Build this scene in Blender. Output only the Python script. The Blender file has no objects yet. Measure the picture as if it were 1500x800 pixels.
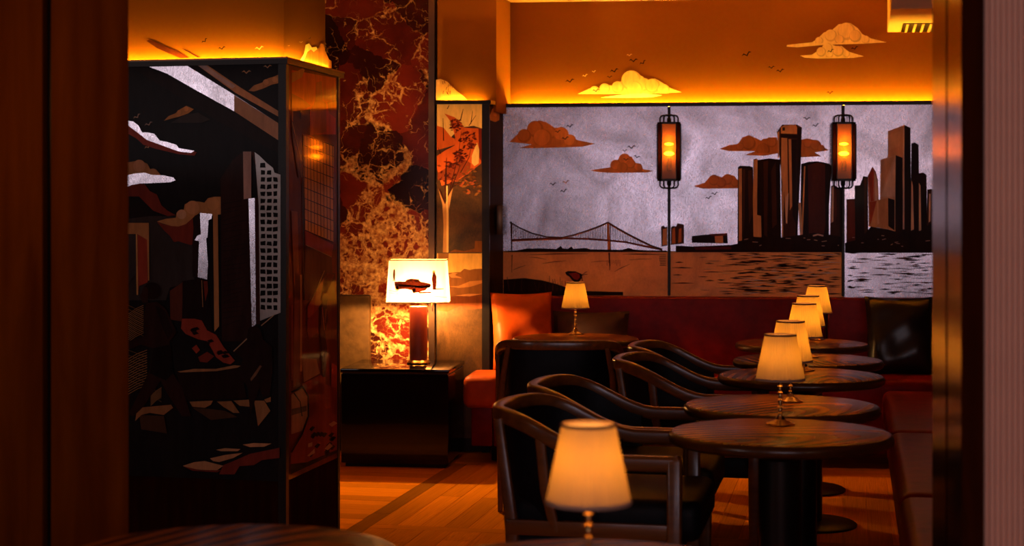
import bpy, bmesh, math, random
from mathutils import Vector, Matrix
from mathutils.geometry import tessellate_polygon

random.seed(7)
# ------------------------------------------------------------------ camera
F = 2400.0            # focal length in pixels of the 1500 x 800 frame
YS = F / 2093.0       # depths below were first taken with a 2093 px lens
def at(x, d): return (x, d * YS)
H = 1.356             # eye height
HY = 312.0            # horizon row
scene = bpy.context.scene
C = scene.collection
cam = bpy.data.cameras.new('camera')
cam.sensor_width = 36.0
cam.lens = F * 36.0 / 1500.0
cam.shift_y = -(400.0 - HY) / 1500.0
cam.clip_start = 0.05
cam.dof.use_dof = True
cam.dof.focus_distance = 7.2
cam.dof.aperture_fstop = 4.0
camo = bpy.data.objects.new('camera', cam)
camo.location = (0, 0, H)
camo.rotation_euler = (math.pi / 2, 0, 0)
C.objects.link(camo)
scene.camera = camo

# ------------------------------------------------------------------ world, big lights, exposure
w = bpy.data.worlds.new('world')
scene.world = w
w.use_nodes = True
w.node_tree.nodes['Background'].inputs[0].default_value = (1.0, 0.45, 0.2, 1)
w.node_tree.nodes['Background'].inputs[1].default_value = 0.003
scene.view_settings.view_transform = 'Standard'
scene.view_settings.look = 'None'
scene.view_settings.gamma = 1.0
scene.view_settings.use_curve_mapping = False
scene.view_settings.exposure = 0.0

def area_light(name, loc, target, sx, sy, power, col):
    L = bpy.data.lights.new(name, 'AREA')
    L.shape = 'RECTANGLE'; L.size = sx; L.size_y = sy
    L.energy = power; L.color = col
    o = bpy.data.objects.new(name, L)
    o.location = loc
    o.rotation_euler = (Vector(target) - Vector(loc)).to_track_quat('-Z', 'Y').to_euler()
    C.objects.link(o)
    return o
# cool glow of the bar that lies behind the camera
BAR_POWER = 41.0
area_light('bar_light', (0.55, -2.8, 1.78), (0.6, 9.0, 1.5), 5.0, 1.6, BAR_POWER, (1.0, 0.81, 0.96))
# unseen cool light added far left, mirrored by the left mural's silver
area_light('cool_left_fill', (-7.0, -1.6, 2.25), (-1.2, 6.3, 1.7), 2.0, 1.0, 30.0, (1.0, 0.86, 0.92))
for k in range(9):      # narrow lights added to put bottle-like glints on the mural
    area_light('glint_light', (-0.55 + 0.23 * k + 0.06 * (k % 3), -2.7, 1.25 + 0.42 * (k % 2)), (0.6, 9.0, 1.4), 0.03, 0.22, 0.9, (0.7, 0.75, 1.0))
# warm light added out of frame to brighten the left panelling
WARM_POWER = 2.6

def point_light(name, loc, power, col, rad=0.02, parent=None):
    L = bpy.data.lights.new(name, 'POINT')
    L.energy = power; L.color = col; L.shadow_soft_size = rad
    o = bpy.data.objects.new(name, L)
    o.location = loc
    C.objects.link(o)
    if parent: o.parent = parent
    return o

point_light('front_fill_light', (-1.32, 3.40, 1.62), WARM_POWER, (1.0, 0.40, 0.09), 0.08)
point_light('front_fill_light', (1.9, 1.3, 1.55), 9.0, (1.0, 0.56, 0.38), 0.08)  # second added light, brightens the fluted panel at the right

# ------------------------------------------------------------------ geometry of the place
def hyp(x, y):
    l = math.hypot(x, y); return (x / l, y / l)
U = hyp(0.24, YS)          # along the row of tables
V = (U[1], -U[0])           # across it

def P(px, py, d):
    return Vector(((px - 750) / F * d, d, H - (py - HY) / F * d))

class Plane:
    """vertical plane through two ground points; px,py -> point on it"""
    def __init__(s, a, b):
        s.a = Vector((a[0], a[1])); s.b = Vector((b[0], b[1]))
        t = (s.b - s.a).normalized()
        n = Vector((t[1], -t[0]))
        if n.dot(-s.a) < 0: n = -n
        s.t, s.n = t, n
    def pt(s, px, py, off=0.0):
        a = s.a + s.n * off
        dx, dz = (px - 750) / F, -(py - HY) / F
        k = a.dot(s.n) / (dx * s.n[0] + s.n[1])
        return Vector((dx * k, k, H + dz * k))
    def ground(s, px, off=0.0):
        p = s.pt(px, 0, off); return (p.x, p.y)

# ------------------------------------------------------------------ materials
MATS = {}
def nm(name):
    m = bpy.data.materials.new(name); m.use_nodes = True
    nt = m.node_tree
    return m, nt, nt.nodes['Principled BSDF']
def setp(b, col=None, rough=None, metal=None, coat=None, coat_r=None, spec=None):
    if col is not None: b.inputs['Base Color'].default_value = (*col, 1)
    if rough is not None: b.inputs['Roughness'].default_value = rough
    if metal is not None: b.inputs['Metallic'].default_value = metal
    if coat is not None: b.inputs['Coat Weight'].default_value = coat
    if coat_r is not None: b.inputs['Coat Roughness'].default_value = coat_r
    if spec is not None: b.inputs['Specular IOR Level'].default_value = spec
def ramp(nt, fac, stops):
    r = nt.nodes.new('ShaderNodeValToRGB')
    els = r.color_ramp.elements
    els[0].position = stops[0][0]; els[0].color = (*stops[0][1], 1)
    els[1].position = stops[1][0]; els[1].color = (*stops[1][1], 1)
    for p, c in stops[2:]:
        e = els.new(p); e.color = (*c, 1)
    nt.links.new(fac, r.inputs[0])
    return r
def coords(nt, scale=(1, 1, 1), rot=(0, 0, 0), kind='Object'):
    t = nt.nodes.new('ShaderNodeTexCoord'); mp = nt.nodes.new('ShaderNodeMapping')
    mp.inputs['Scale'].default_value = scale
    mp.inputs['Rotation'].default_value = rot
    nt.links.new(t.outputs[kind], mp.inputs[0])
    return mp.outputs[0]
def noise(nt, vec, scale, detail=4, rough=0.55, dist=0.0):
    n = nt.nodes.new('ShaderNodeTexNoise')
    n.inputs['Scale'].default_value = scale; n.inputs['Detail'].default_value = detail
    n.inputs['Roughness'].default_value = rough; n.inputs['Distortion'].default_value = dist
    nt.links.new(vec, n.inputs['Vector'])
    return n.outputs['Fac']
def bump(nt, b, h, strength=0.2, dist=0.01):
    bn = nt.nodes.new('ShaderNodeBump')
    bn.inputs['Strength'].default_value = strength; bn.inputs['Distance'].default_value = dist
    nt.links.new(h, bn.inputs['Height']); nt.links.new(bn.outputs[0], b.inputs['Normal'])

def plain(name, col, rough=0.5, metal=0.0, coat=None, coat_r=None, var=0.15, scale=6.0, sc=(1, 1, 1), bmp=0.0, spec=None):
    if name in MATS: return MATS[name]
    m, nt, b = nm(name)
    setp(b, col, rough, metal, coat, coat_r, spec)
    v = coords(nt, sc)
    f = noise(nt, v, scale)
    lo = tuple(c * (1 - var) for c in col); hi = tuple(min(1, c * (1 + var)) for c in col)
    r = ramp(nt, f, [(0.3, lo), (0.7, hi)])
    nt.links.new(r.outputs[0], b.inputs['Base Color'])
    if bmp: bump(nt, b, f, bmp)
    MATS[name] = m
    return m

def paint(col, gloss=False):
    """hand-brushed mural paint under lacquer"""
    key = ('lacquer' if gloss else 'paint') + '_%d_%d_%d' % tuple(int(c * 999) for c in col)
    if key in MATS: return MATS[key]
    m, nt, b = nm(key)
    setp(b, col, 0.5, 0.0, 0.02, 0.1, 0.02)
    if gloss: setp(b, coat=0.8, coat_r=0.07)
    v = coords(nt, (1, 1, 0.25))
    f = noise(nt, v, 28, 5, 0.65)
    r = ramp(nt, f, [(0.3, tuple(c * 0.78 for c in col)), (0.7, tuple(min(1, c * 1.2) for c in col))])
    nt.links.new(r.outputs[0], b.inputs['Base Color'])
    MATS[key] = m
    return m

def wood(name, dark, light, rough=0.35, scale=1.0, axis='X', coat=0.3, rings=True, var_obj=0.0):
    if name in MATS: return MATS[name]
    m, nt, b = nm(name)
    setp(b, light, rough, 0, coat, 0.15, 0.4 if coat >= 0.1 else (0.05 if coat > 0 else 0.0))
    sc = {'X': (1, 9, 9), 'Y': (9, 1, 9), 'Z': (9, 9, 1)}[axis]
    v = coords(nt, tuple(s * scale for s in sc))
    f1 = noise(nt, v, 3.0, 6, 0.6, 0.6)
    v2 = coords(nt, tuple((s if s == 1 else (11.0 if rings else 5.5)) * scale for s in sc))
    wv = nt.nodes.new('ShaderNodeTexWave')
    wv.wave_type = 'BANDS'; wv.bands_direction = {'X': 'Y', 'Y': 'X', 'Z': 'X'}[axis]
    wv.inputs['Scale'].default_value = 1.6; wv.inputs['Distortion'].default_value = 7.0
    if rings:            # cathedral grain: long ellipses round a heart off the board
        wv.wave_type = 'RINGS'; wv.rings_direction = 'Z'
        wv.inputs['Scale'].default_value = 7.5; wv.inputs['Distortion'].default_value = 2.2
        mp = v2.node; mp.inputs['Scale'].default_value = (0.32, 1.0, 0.0); mp.inputs['Location'].default_value = (0.10, 0.13, 0.0)
    wv.inputs['Detail'].default_value = 3.0; wv.inputs['Detail Scale'].default_value = 1.6 if rings else 0.7
    nt.links.new(v2, wv.inputs['Vector'])
    mx = nt.nodes.new('ShaderNodeMath'); mx.operation = 'MULTIPLY_ADD'
    nt.links.new(wv.outputs['Fac'], mx.inputs[0]); mx.inputs[1].default_value = 0.7 if rings else 0.1
    ml = nt.nodes.new('ShaderNodeMath'); ml.operation = 'MULTIPLY'
    nt.links.new(f1, ml.inputs[0]); ml.inputs[1].default_value = 0.3 if rings else 0.9
    nt.links.new(ml.outputs[0], mx.inputs[2])
    r = ramp(nt, mx.outputs[0], [(0.2, dark), (0.75, light)])
    out = r.outputs[0]
    if var_obj:
        oi = nt.nodes.new('ShaderNodeObjectInfo')
        hs = nt.nodes.new('ShaderNodeHueSaturation')
        mr = nt.nodes.new('ShaderNodeMapRange')
        mr.inputs[3].default_value = 1 - var_obj; mr.inputs[4].default_value = 1 + var_obj
        nt.links.new(oi.outputs['Random'], mr.inputs[0])
        nt.links.new(mr.outputs[0], hs.inputs['Value'])
        nt.links.new(out, hs.inputs['Color']); out = hs.outputs[0]
    nt.links.new(out, b.inputs['Base Color'])
    bump(nt, b, mx.outputs[0], 0.12, 0.003)
    MATS[name] = m
    return m

def foil(name, lo, hi, metal, rough, sc=(1, 1, 1)):
    """silver/gold leaf sheet brushed in short strokes"""
    if name in MATS: return MATS[name]
    m, nt, b = nm(name)
    setp(b, hi, rough, metal, 0.25, 0.06)
    v = coords(nt, (1, 1, 1))
    big = noise(nt, v, 3.5, 4, 0.6, 1.0)
    fine = noise(nt, coords(nt, (2.2, 1, 1), (0, 0.6, 0)), 45, 6, 0.75, 1.5)
    mx = nt.nodes.new('ShaderNodeMath'); mx.operation = 'ADD'
    fm = nt.nodes.new('ShaderNodeMath'); fm.operation = 'MULTIPLY'; fm.inputs[1].default_value = 0.6
    nt.links.new(fine, fm.inputs[0])
    nt.links.new(big, mx.inputs[0]); nt.links.new(fm.outputs[0], mx.inputs[1])
    r = ramp(nt, mx.outputs[0], [(0.55, lo), (0.98, hi)])
    nt.links.new(r.outputs[0], b.inputs['Base Color'])
    mr = nt.nodes.new('ShaderNodeMapRange')
    mr.inputs[1].default_value = 0.3; mr.inputs[2].default_value = 0.7
    mr.inputs[3].default_value = rough - 0.08; mr.inputs[4].default_value = rough + 0.1
    nt.links.new(fine, mr.inputs[0]); nt.links.new(mr.outputs[0], b.inputs['Roughness'])
    bump(nt, b, fine, 0.10, 0.002)
    MATS[name] = m
    return m

def emit(name, col, strength):
    if name in MATS: return MATS[name]
    m, nt, b = nm(name)
    setp(b, (0.8, 0.7, 0.5), 0.4)
    b.inputs['Emission Color'].default_value = (*col, 1)
    b.inputs['Emission Strength'].default_value = strength
    MATS[name] = m
    return m

def translucent(name, col, refl, pleat=0):
    if name in MATS: return MATS[name]
    m, nt, b = nm(name)
    setp(b, refl, 0.8)
    tr = nt.nodes.new('ShaderNodeBsdfTranslucent')
    f = noise(nt, coords(nt, (1, 1, 0.15)), 60, 3)
    r = ramp(nt, f, [(0.3, tuple(c * 0.8 for c in col)), (0.7, col)])
    nt.links.new(r.outputs[0], tr.inputs['Color'])
    mx = nt.nodes.new('ShaderNodeMixShader'); mx.inputs[0].default_value = 0.62
    out = nt.nodes['Material Output']
    nt.links.new(b.outputs[0], mx.inputs[1]); nt.links.new(tr.outputs[0], mx.inputs[2])
    nt.links.new(mx.outputs[0], out.inputs[0])
    MATS[name] = m
    return m

def tinted_glass(name, tint, gloss=0.08, trans=0.25):
    if name in MATS: return MATS[name]
    m, nt, b = nm(name)
    nt.nodes.remove(b)
    out = nt.nodes['Material Output']
    tp = nt.nodes.new('ShaderNodeBsdfTransparent'); tp.inputs[0].default_value = (*tint, 1)
    tl = nt.nodes.new('ShaderNodeBsdfTranslucent'); tl.inputs[0].default_value = (*tint, 1)
    gl = nt.nodes.new('ShaderNodeBsdfGlossy'); gl.inputs['Roughness'].default_value = 0.1
    wv = nt.nodes.new('ShaderNodeTexWave'); wv.inputs['Scale'].default_value = 55
    nt.links.new(coords(nt), wv.inputs['Vector'])
    m0 = nt.nodes.new('ShaderNodeMixShader')
    mr = nt.nodes.new('ShaderNodeMapRange')
    mr.inputs[3].default_value = trans * 0.5; mr.inputs[4].default_value = trans * 1.5
    nt.links.new(wv.outputs['Fac'], mr.inputs[0]); nt.links.new(mr.outputs[0], m0.inputs[0])
    nt.links.new(tp.outputs[0], m0.inputs[1]); nt.links.new(tl.outputs[0], m0.inputs[2])
    m1 = nt.nodes.new('ShaderNodeMixShader'); m1.inputs[0].default_value = gloss
    nt.links.new(m0.outputs[0], m1.inputs[1]); nt.links.new(gl.outputs[0], m1.inputs[2])
    nt.links.new(m1.outputs[0], out.inputs[0])
    MATS[name] = m
    return m

def marble():
    if 'marble' in MATS: return MATS['marble']
    m, nt, b = nm('marble')
    setp(b, None, 0.15, 0, 0.0, 0.04, 0.06)
    v = coords(nt)
    wn = nt.nodes.new('ShaderNodeTexNoise'); wn.inputs['Scale'].default_value = 3.2; wn.inputs['Detail'].default_value = 5
    nt.links.new(v, wn.inputs['Vector'])
    mixv = nt.nodes.new('ShaderNodeMix'); mixv.data_type = 'VECTOR'
    mixv.inputs[0].default_value = 0.16
    nt.links.new(v, mixv.inputs[4]); nt.links.new(wn.outputs['Color'], mixv.inputs[5])
    wv = mixv.outputs[1]
    def math2(op, a, c, clamp=True):
        n = nt.nodes.new('ShaderNodeMath'); n.operation = op; n.use_clamp = clamp
        for i, q in enumerate((a, c)):
            if isinstance(q, (float, int)): n.inputs[i].default_value = q
            else: nt.links.new(q, n.inputs[i])
        return n.outputs[0]
    def remap(f, a0, a1, b0, b1):
        mr = nt.nodes.new('ShaderNodeMapRange'); mr.clamp = True
        for i, q in enumerate((a0, a1, b0, b1)): mr.inputs[i + 1].default_value = q
        nt.links.new(f, mr.inputs[0]); return mr.outputs[0]
    # ragged edges
    rn = nt.nodes.new('ShaderNodeTexNoise'); rn.inputs['Scale'].default_value = 26; rn.inputs['Detail'].default_value = 4
    nt.links.new(v, rn.inputs['Vector'])
    mv2 = nt.nodes.new('ShaderNodeMix'); mv2.data_type = 'VECTOR'; mv2.inputs[0].default_value = 0.045
    nt.links.new(wv, mv2.inputs[4]); nt.links.new(rn.outputs['Color'], mv2.inputs[5])
    wr2 = mv2.outputs[1]
    def edge(scale, width_sock, soft):
        vo = nt.nodes.new('ShaderNodeTexVoronoi'); vo.feature = 'DISTANCE_TO_EDGE'
        vo.inputs['Scale'].default_value = scale
        nt.links.new(wr2, vo.inputs['Vector'])
        d = math2('SUBTRACT', width_sock, vo.outputs['Distance'], False)
        return remap(d, 0.0, soft, 0.0, 1.0)
    # zone: 0 sound stone, 1 crushed stone full of golden calcite; the foot of the slab is more broken
    sep = nt.nodes.new('ShaderNodeSeparateXYZ'); nt.links.new(v, sep.inputs[0])
    low = remap(sep.outputs[2], 1.75, 1.15, -0.03, 0.10)
    zone = remap(math2('ADD', noise(nt, v, 3.4, 3, 0.6, 0.8), low, False), 0.46, 0.64, 0.0, 1.0)
    e_big = edge(5.0, math2('MULTIPLY', zone, 0.10), 0.03)
    e_mid = edge(13.0, math2('MULTIPLY', zone, 0.115), 0.05)
    e_fin = edge(32.0, math2('MULTIPLY', math2('MULTIPLY', zone, zone), 0.15), 0.09)
    thin = math2('MULTIPLY', edge(6.5, 0.007, 0.006), remap(noise(nt, v, 6, 2), 0.48, 0.58, 0.0, 0.6))
    speck = remap(noise(nt, v, 55, 4, 0.7), 0.36, 0.62, 0.25, 1.0)
    allv = math2('ADD', math2('MULTIPLY', math2('MAXIMUM', e_big, math2('MAXIMUM', e_mid, math2('MULTIPLY', e_fin, 0.8))), speck), thin)
    cell = nt.nodes.new('ShaderNodeTexVoronoi'); cell.inputs['Scale'].default_value = 5.0
    nt.links.new(wr2, cell.inputs['Vector'])
    sc_ = nt.nodes.new('ShaderNodeSeparateColor'); nt.links.new(cell.outputs['Color'], sc_.inputs[0])
    base = ramp(nt, math2('ADD', math2('MULTIPLY', sc_.outputs[0], 0.6), math2('MULTIPLY', noise(nt, v, 7, 4), 0.4)),
                [(0.25, (0.010, 0.003, 0.003)), (0.5, (0.035, 0.005, 0.003)), (0.8, (0.13, 0.014, 0.006))])
    vc = ramp(nt, noise(nt, v, 40, 3), [(0.3, (0.34, 0.12, 0.03)), (0.7, (0.80, 0.48, 0.17))])
    mc = nt.nodes.new('ShaderNodeMix'); mc.data_type = 'RGBA'
    nt.links.new(allv, mc.inputs[0]); nt.links.new(base.outputs[0], mc.inputs[6]); nt.links.new(vc.outputs[0], mc.inputs[7])
    nt.links.new(mc.outputs[2], b.inputs['Base Color'])
    MATS['marble'] = m
    return m

AMBERPLATE = plain('amber_reflector', (0.16, 0.06, 0.012), 0.7, spec=0.05)
BLACK = plain('blackened_metal', (0.012, 0.008, 0.006), 0.35, 0.6)
BRONZE = plain('dark_bronze', (0.10, 0.05, 0.025), 0.3, 0.9)
BRUSHED = plain('brushed_bronze', (0.12, 0.062, 0.036), 0.17, 1.0, var=0.25, scale=2.0, sc=(60, 60, 0.6))
JAMBWOOD = wood('mahogany_panel', (0.05, 0.009, 0.0004), (0.12, 0.028, 0.001), 0.5, 0.6, 'Z', 0.0, False)
DARKWOOD = wood('dark_mahogany', (0.014, 0.003, 0.001), (0.035, 0.007, 0.001), 0.5, 0.8, 'Z', 0.0, False)
CHAIRWOOD = wood('walnut_chair', (0.06, 0.018, 0.003), (0.20, 0.066, 0.010), 0.30, 1.2, 'X', 0.4, False)
TABLEWOOD = wood('oak_tabletop', (0.05, 0.010, 0.0008), (0.27, 0.080, 0.006), 0.27, 1.0, 'X', 0.01, True)
EDGEWOOD = wood('oak_table_edge', (0.035, 0.009, 0.001), (0.07, 0.02, 0.002), 0.3, 0.5, 'X', 0.25, False)
PLANK = wood('oak_plank', (0.52, 0.15, 0.004), (0.90, 0.30, 0.010), 0.5, 0.7, 'X', 0.0, False, 0.22)
STRIPWOOD = wood('brown_border_plank', (0.22, 0.075, 0.004), (0.36, 0.13, 0.008), 0.5, 0.7, 'X', 0.0, False)
NAVY = plain('black_leather', (0.004, 0.004, 0.006), 0.5, spec=0.15, var=0.3, scale=30, bmp=0.1)
REDL = plain('red_leather', (0.17, 0.004, 0.0015), 0.38, spec=0.12, var=0.25, scale=14, bmp=0.12)
TANL = plain('orange_leather', (0.38, 0.055, 0.003), 0.45, spec=0.15, var=0.2, scale=12, bmp=0.12)
DARKRED = plain('dark_red_velvet', (0.035, 0.004, 0.002), 0.8, var=0.3, scale=18)
BLACKL = plain('black_cushion_leather', (0.012, 0.009, 0.008), 0.28, var=0.3, scale=10, bmp=0.15)
WALL = plain('ochre_wall_paint', (0.225, 0.078, 0.004), 0.7, var=0.06, scale=3, spec=0.08)
CEIL = plain('ceiling_paint', (0.6, 0.4, 0.22), 0.8, var=0.05)
FLUTE = plain('pale_fluted_panel', (0.58, 0.34, 0.25), 0.5, var=0.05)
BRASS = plain('aged_brass', (0.45, 0.27, 0.10), 0.25, 1.0)
GLOSSBLK = plain('black_lacquer', (0.004, 0.003, 0.003), 0.10, 0.0, 0.25, 0.03, spec=0.15)
SILVER = foil('silver_leaf', (0.34, 0.29, 0.31), (0.92, 0.83, 0.93), 0.92, 0.25)
DULLSILVER = foil('dull_silver_leaf', (0.20, 0.16, 0.14), (0.40, 0.32, 0.28), 0.8, 0.4)
TANLEAF = foil('tan_leaf', (0.58, 0.18, 0.018), (0.92, 0.33, 0.05), 0.3, 0.40)  # tan water paint; its colour also carries warm light on the lower sheets
GOLDLEAF = foil('gold_leaf', (0.016, 0.006, 0.0006), (0.12, 0.048, 0.005), 0.4, 0.40)
SHADE = translucent('pleated_cream_silk', (0.15, 0.095, 0.018), (0.60, 0.47, 0.38))
PRINTSHADE = translucent('white_printed_shade', (0.24, 0.23, 0.22), (0.8, 0.75, 0.65))
TRIMDARK = plain('shade_trim', (0.10, 0.05, 0.03), 0.7)
TRIMGREY = plain('shade_hem', (0.30, 0.2, 0.15), 0.8)
AMBER = tinted_glass('amber_ribbed_glass', (0.95, 0.50, 0.10), 0.008, 0.07)
SMOKE = tinted_glass('smoked_side_glass', (0.16, 0.06, 0.015), 0.02, 0.12)

# ------------------------------------------------------------------ mesh helpers
class MB:
    def __init__(s): s.v = []; s.f = []; s.m = []; s.mats = []; s.smooth = []
    def mi(s, mat):
        if mat not in s.mats: s.mats.append(mat)
        return s.mats.index(mat)
    def add(s, verts, faces, mat, smooth=False):
        o = len(s.v); k = s.mi(mat)
        s.v += [tuple(v) for v in verts]
        for f in faces:
            s.f.append(tuple(i + o for i in f)); s.m.append(k); s.smooth.append(smooth)
    def poly(s, pts, mat):
        tris = tessellate_polygon([[Vector(p) for p in pts]])
        s.add(pts, tris, mat)
    def box(s, lo, hi, mat, bevel=0.0, seg=2, M=None):
        bm = bmesh.new()
        bmesh.ops.create_cube(bm, size=1)
        for v in bm.verts:
            v.co = Vector([lo[i] + (v.co[i] + 0.5) * (hi[i] - lo[i]) for i in range(3)])
        if bevel:
            bmesh.ops.bevel(bm, geom=list(bm.edges), offset=bevel, segments=seg, affect='EDGES', profile=0.6)
        s.bm(bm, mat, bool(bevel), M)
    def bm(s, bm, mat, smooth=False, M=None):
        bm.verts.index_update()
        s.add([(M @ v.co if M else v.co) for v in bm.verts], [[v.index for v in f.verts] for f in bm.faces], mat, smooth)
        bm.free()
    def prism(s, poly, z0, z1, mat):
        n = len(poly)
        vs = [(x, y, z0) for x, y in poly] + [(x, y, z1) for x, y in poly]
        fs = [(i, (i + 1) % n, n + (i + 1) % n, n + i) for i in range(n)]
        fs += [tuple(range(n))[::-1], tuple(range(n, 2 * n))]
        s.add(vs, fs, mat)
    def lathe(s, prof, mat, seg=24, c=(0, 0, 0), smooth=True, lobes=0, amp=0.0):
        vs, fs = [], []
        for r, z in prof:
            for k in range(seg):
                a = 2 * math.pi * k / seg
                rr = r * (1 + amp * math.cos(lobes * a)) if lobes else r
                vs.append((c[0] + rr * math.cos(a), c[1] + rr * math.sin(a), c[2] + z))
        for i in range(len(prof) - 1):
            for k in range(seg):
                fs.append((i * seg + k, i * seg + (k + 1) % seg, (i + 1) * seg + (k + 1) % seg, (i + 1) * seg + k))
        s.add(vs, fs, mat, smooth)
    def sweep(s, path, sect, mat, up=(0, 0, 1), closed=False, smooth=True, scale=None):
        """sect: list of (side, up) offsets"""
        n = len(path); m = len(sect); vs, fs = [], []
        path = [Vector(p) for p in path]
        for i, p in enumerate(path):
            a = path[(i - 1) % n] if (closed or i > 0) else path[i]
            b = path[(i + 1) % n] if (closed or i < n - 1) else path[i]
            t = (b - a).normalized()
            u0 = Vector(up)
            side = t.cross(u0)
            if side.length < 1e-4: side = t.cross(Vector((1, 0, 0)))
            side.normalize(); uu = side.cross(t).normalized()
            k = scale[i] if scale else 1.0
            for (sx, sy) in sect:
                vs.append(p + side * sx * k + uu * sy * k)
        rng = n if closed else n - 1
        for i in range(rng):
            j = (i + 1) % n
            for q in range(m):
                fs.append((i * m + q, i * m + (q + 1) % m, j * m + (q + 1) % m, j * m + q))
        if not closed:
            fs.append(tuple(range(m))[::-1]); fs.append(tuple((n - 1) * m + q for q in range(m)))
        s.add(vs, fs, mat, smooth)
    def tube(s, path, r, mat, seg=8, closed=False, scale=None):
        s.sweep(path, [(r * math.cos(2 * math.pi * k / seg), r * math.sin(2 * math.pi * k / seg)) for k in range(seg)], mat,
                up=(0.13, 0.21, 0.97), closed=closed, scale=scale)
    def build(s, name, parent=None, loc=(0, 0, 0), rz=0.0, sharp=35):
        me = bpy.data.meshes.new(name)
        me.from_pydata(s.v, [], s.f)
        for m in s.mats: me.materials.append(m)
        me.polygons.foreach_set('material_index', s.m)
        me.polygons.foreach_set('use_smooth', s.smooth)
        bm = bmesh.new(); bm.from_mesh(me)
        bmesh.ops.recalc_face_normals(bm, faces=list(bm.faces))
        bm.to_mesh(me); bm.free()
        if any(s.smooth): me.set_sharp_from_angle(angle=math.radians(sharp))
        o = bpy.data.objects.new(name, me)
        o.location = loc; o.rotation_euler = (0, 0, rz)
        C.objects.link(o)
        if parent: o.parent = parent
        return o

def rrect(wd, ht, r, n=3):
    out = []
    for cx, cy, a0 in ((wd / 2 - r, ht / 2 - r, 0), (-wd / 2 + r, ht / 2 - r, 90), (-wd / 2 + r, -ht / 2 + r, 180), (wd / 2 - r, -ht / 2 + r, 270)):
        for k in range(n + 1):
            a = math.radians(a0 + 90 * k / n)
            out.append((cx + r * math.cos(a), cy + r * math.sin(a)))
    return out

def tag(o, label, cat, group=None):
    o['label'] = label; o['category'] = cat
    if group: o['group'] = group
    return o
def thing(name, label, cat, loc=(0, 0, 0), rz=0.0, group=None):
    o = bpy.data.objects.new(name, None)
    o.empty_display_size = 0.05
    o.location = loc; o.rotation_euler = (0, 0, rz)
    C.objects.link(o)
    return tag(o, label, cat, group)
def struct(o, label):
    o['kind'] = 'structure'; o['label'] = label
    return o
def copy_tree(o, parent=None):
    c = o.copy(); C.objects.link(c)
    if parent: c.parent = parent
    for ch in [x for x in bpy.data.objects if x.parent == o]:
        copy_tree(ch, c)
    return c

def pillow(wd, ht, th, mat, n=18):
    """cushion standing in x (width) - z (height), thickness y, origin at its base"""
    mb = MB()
    for sgn in (1, -1):
        vs, fs = [], []
        for i in range(n + 1):
            for j in range(n + 1):
                a = -1 + 2 * i / n; b = -1 + 2 * j / n
                pinch = 1 - 0.06 * (1 - a * a) - 0.0
                pinch2 = 1 - 0.06 * (1 - b * b)
                x = a * wd / 2 * pinch2; z = b * ht / 2 * pinch
                e = (max(0.0, 1 - a ** 4) ** 0.5) * (max(0.0, 1 - b ** 4) ** 0.5)
                wr = 1 + 0.06 * math.sin(5 * a + 3 * b) + 0.05 * math.sin(7 * b - 4 * a)
                vs.append((x, sgn * (th / 2 * e * wr + 0.004), z + ht / 2))
        for i in range(n):
            for j in range(n):
                k = i * (n + 1) + j
                fs.append((k, k + 1, k + n + 2, k + n + 1))
        mb.add(vs, fs, mat, True)
    return mb

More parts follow.
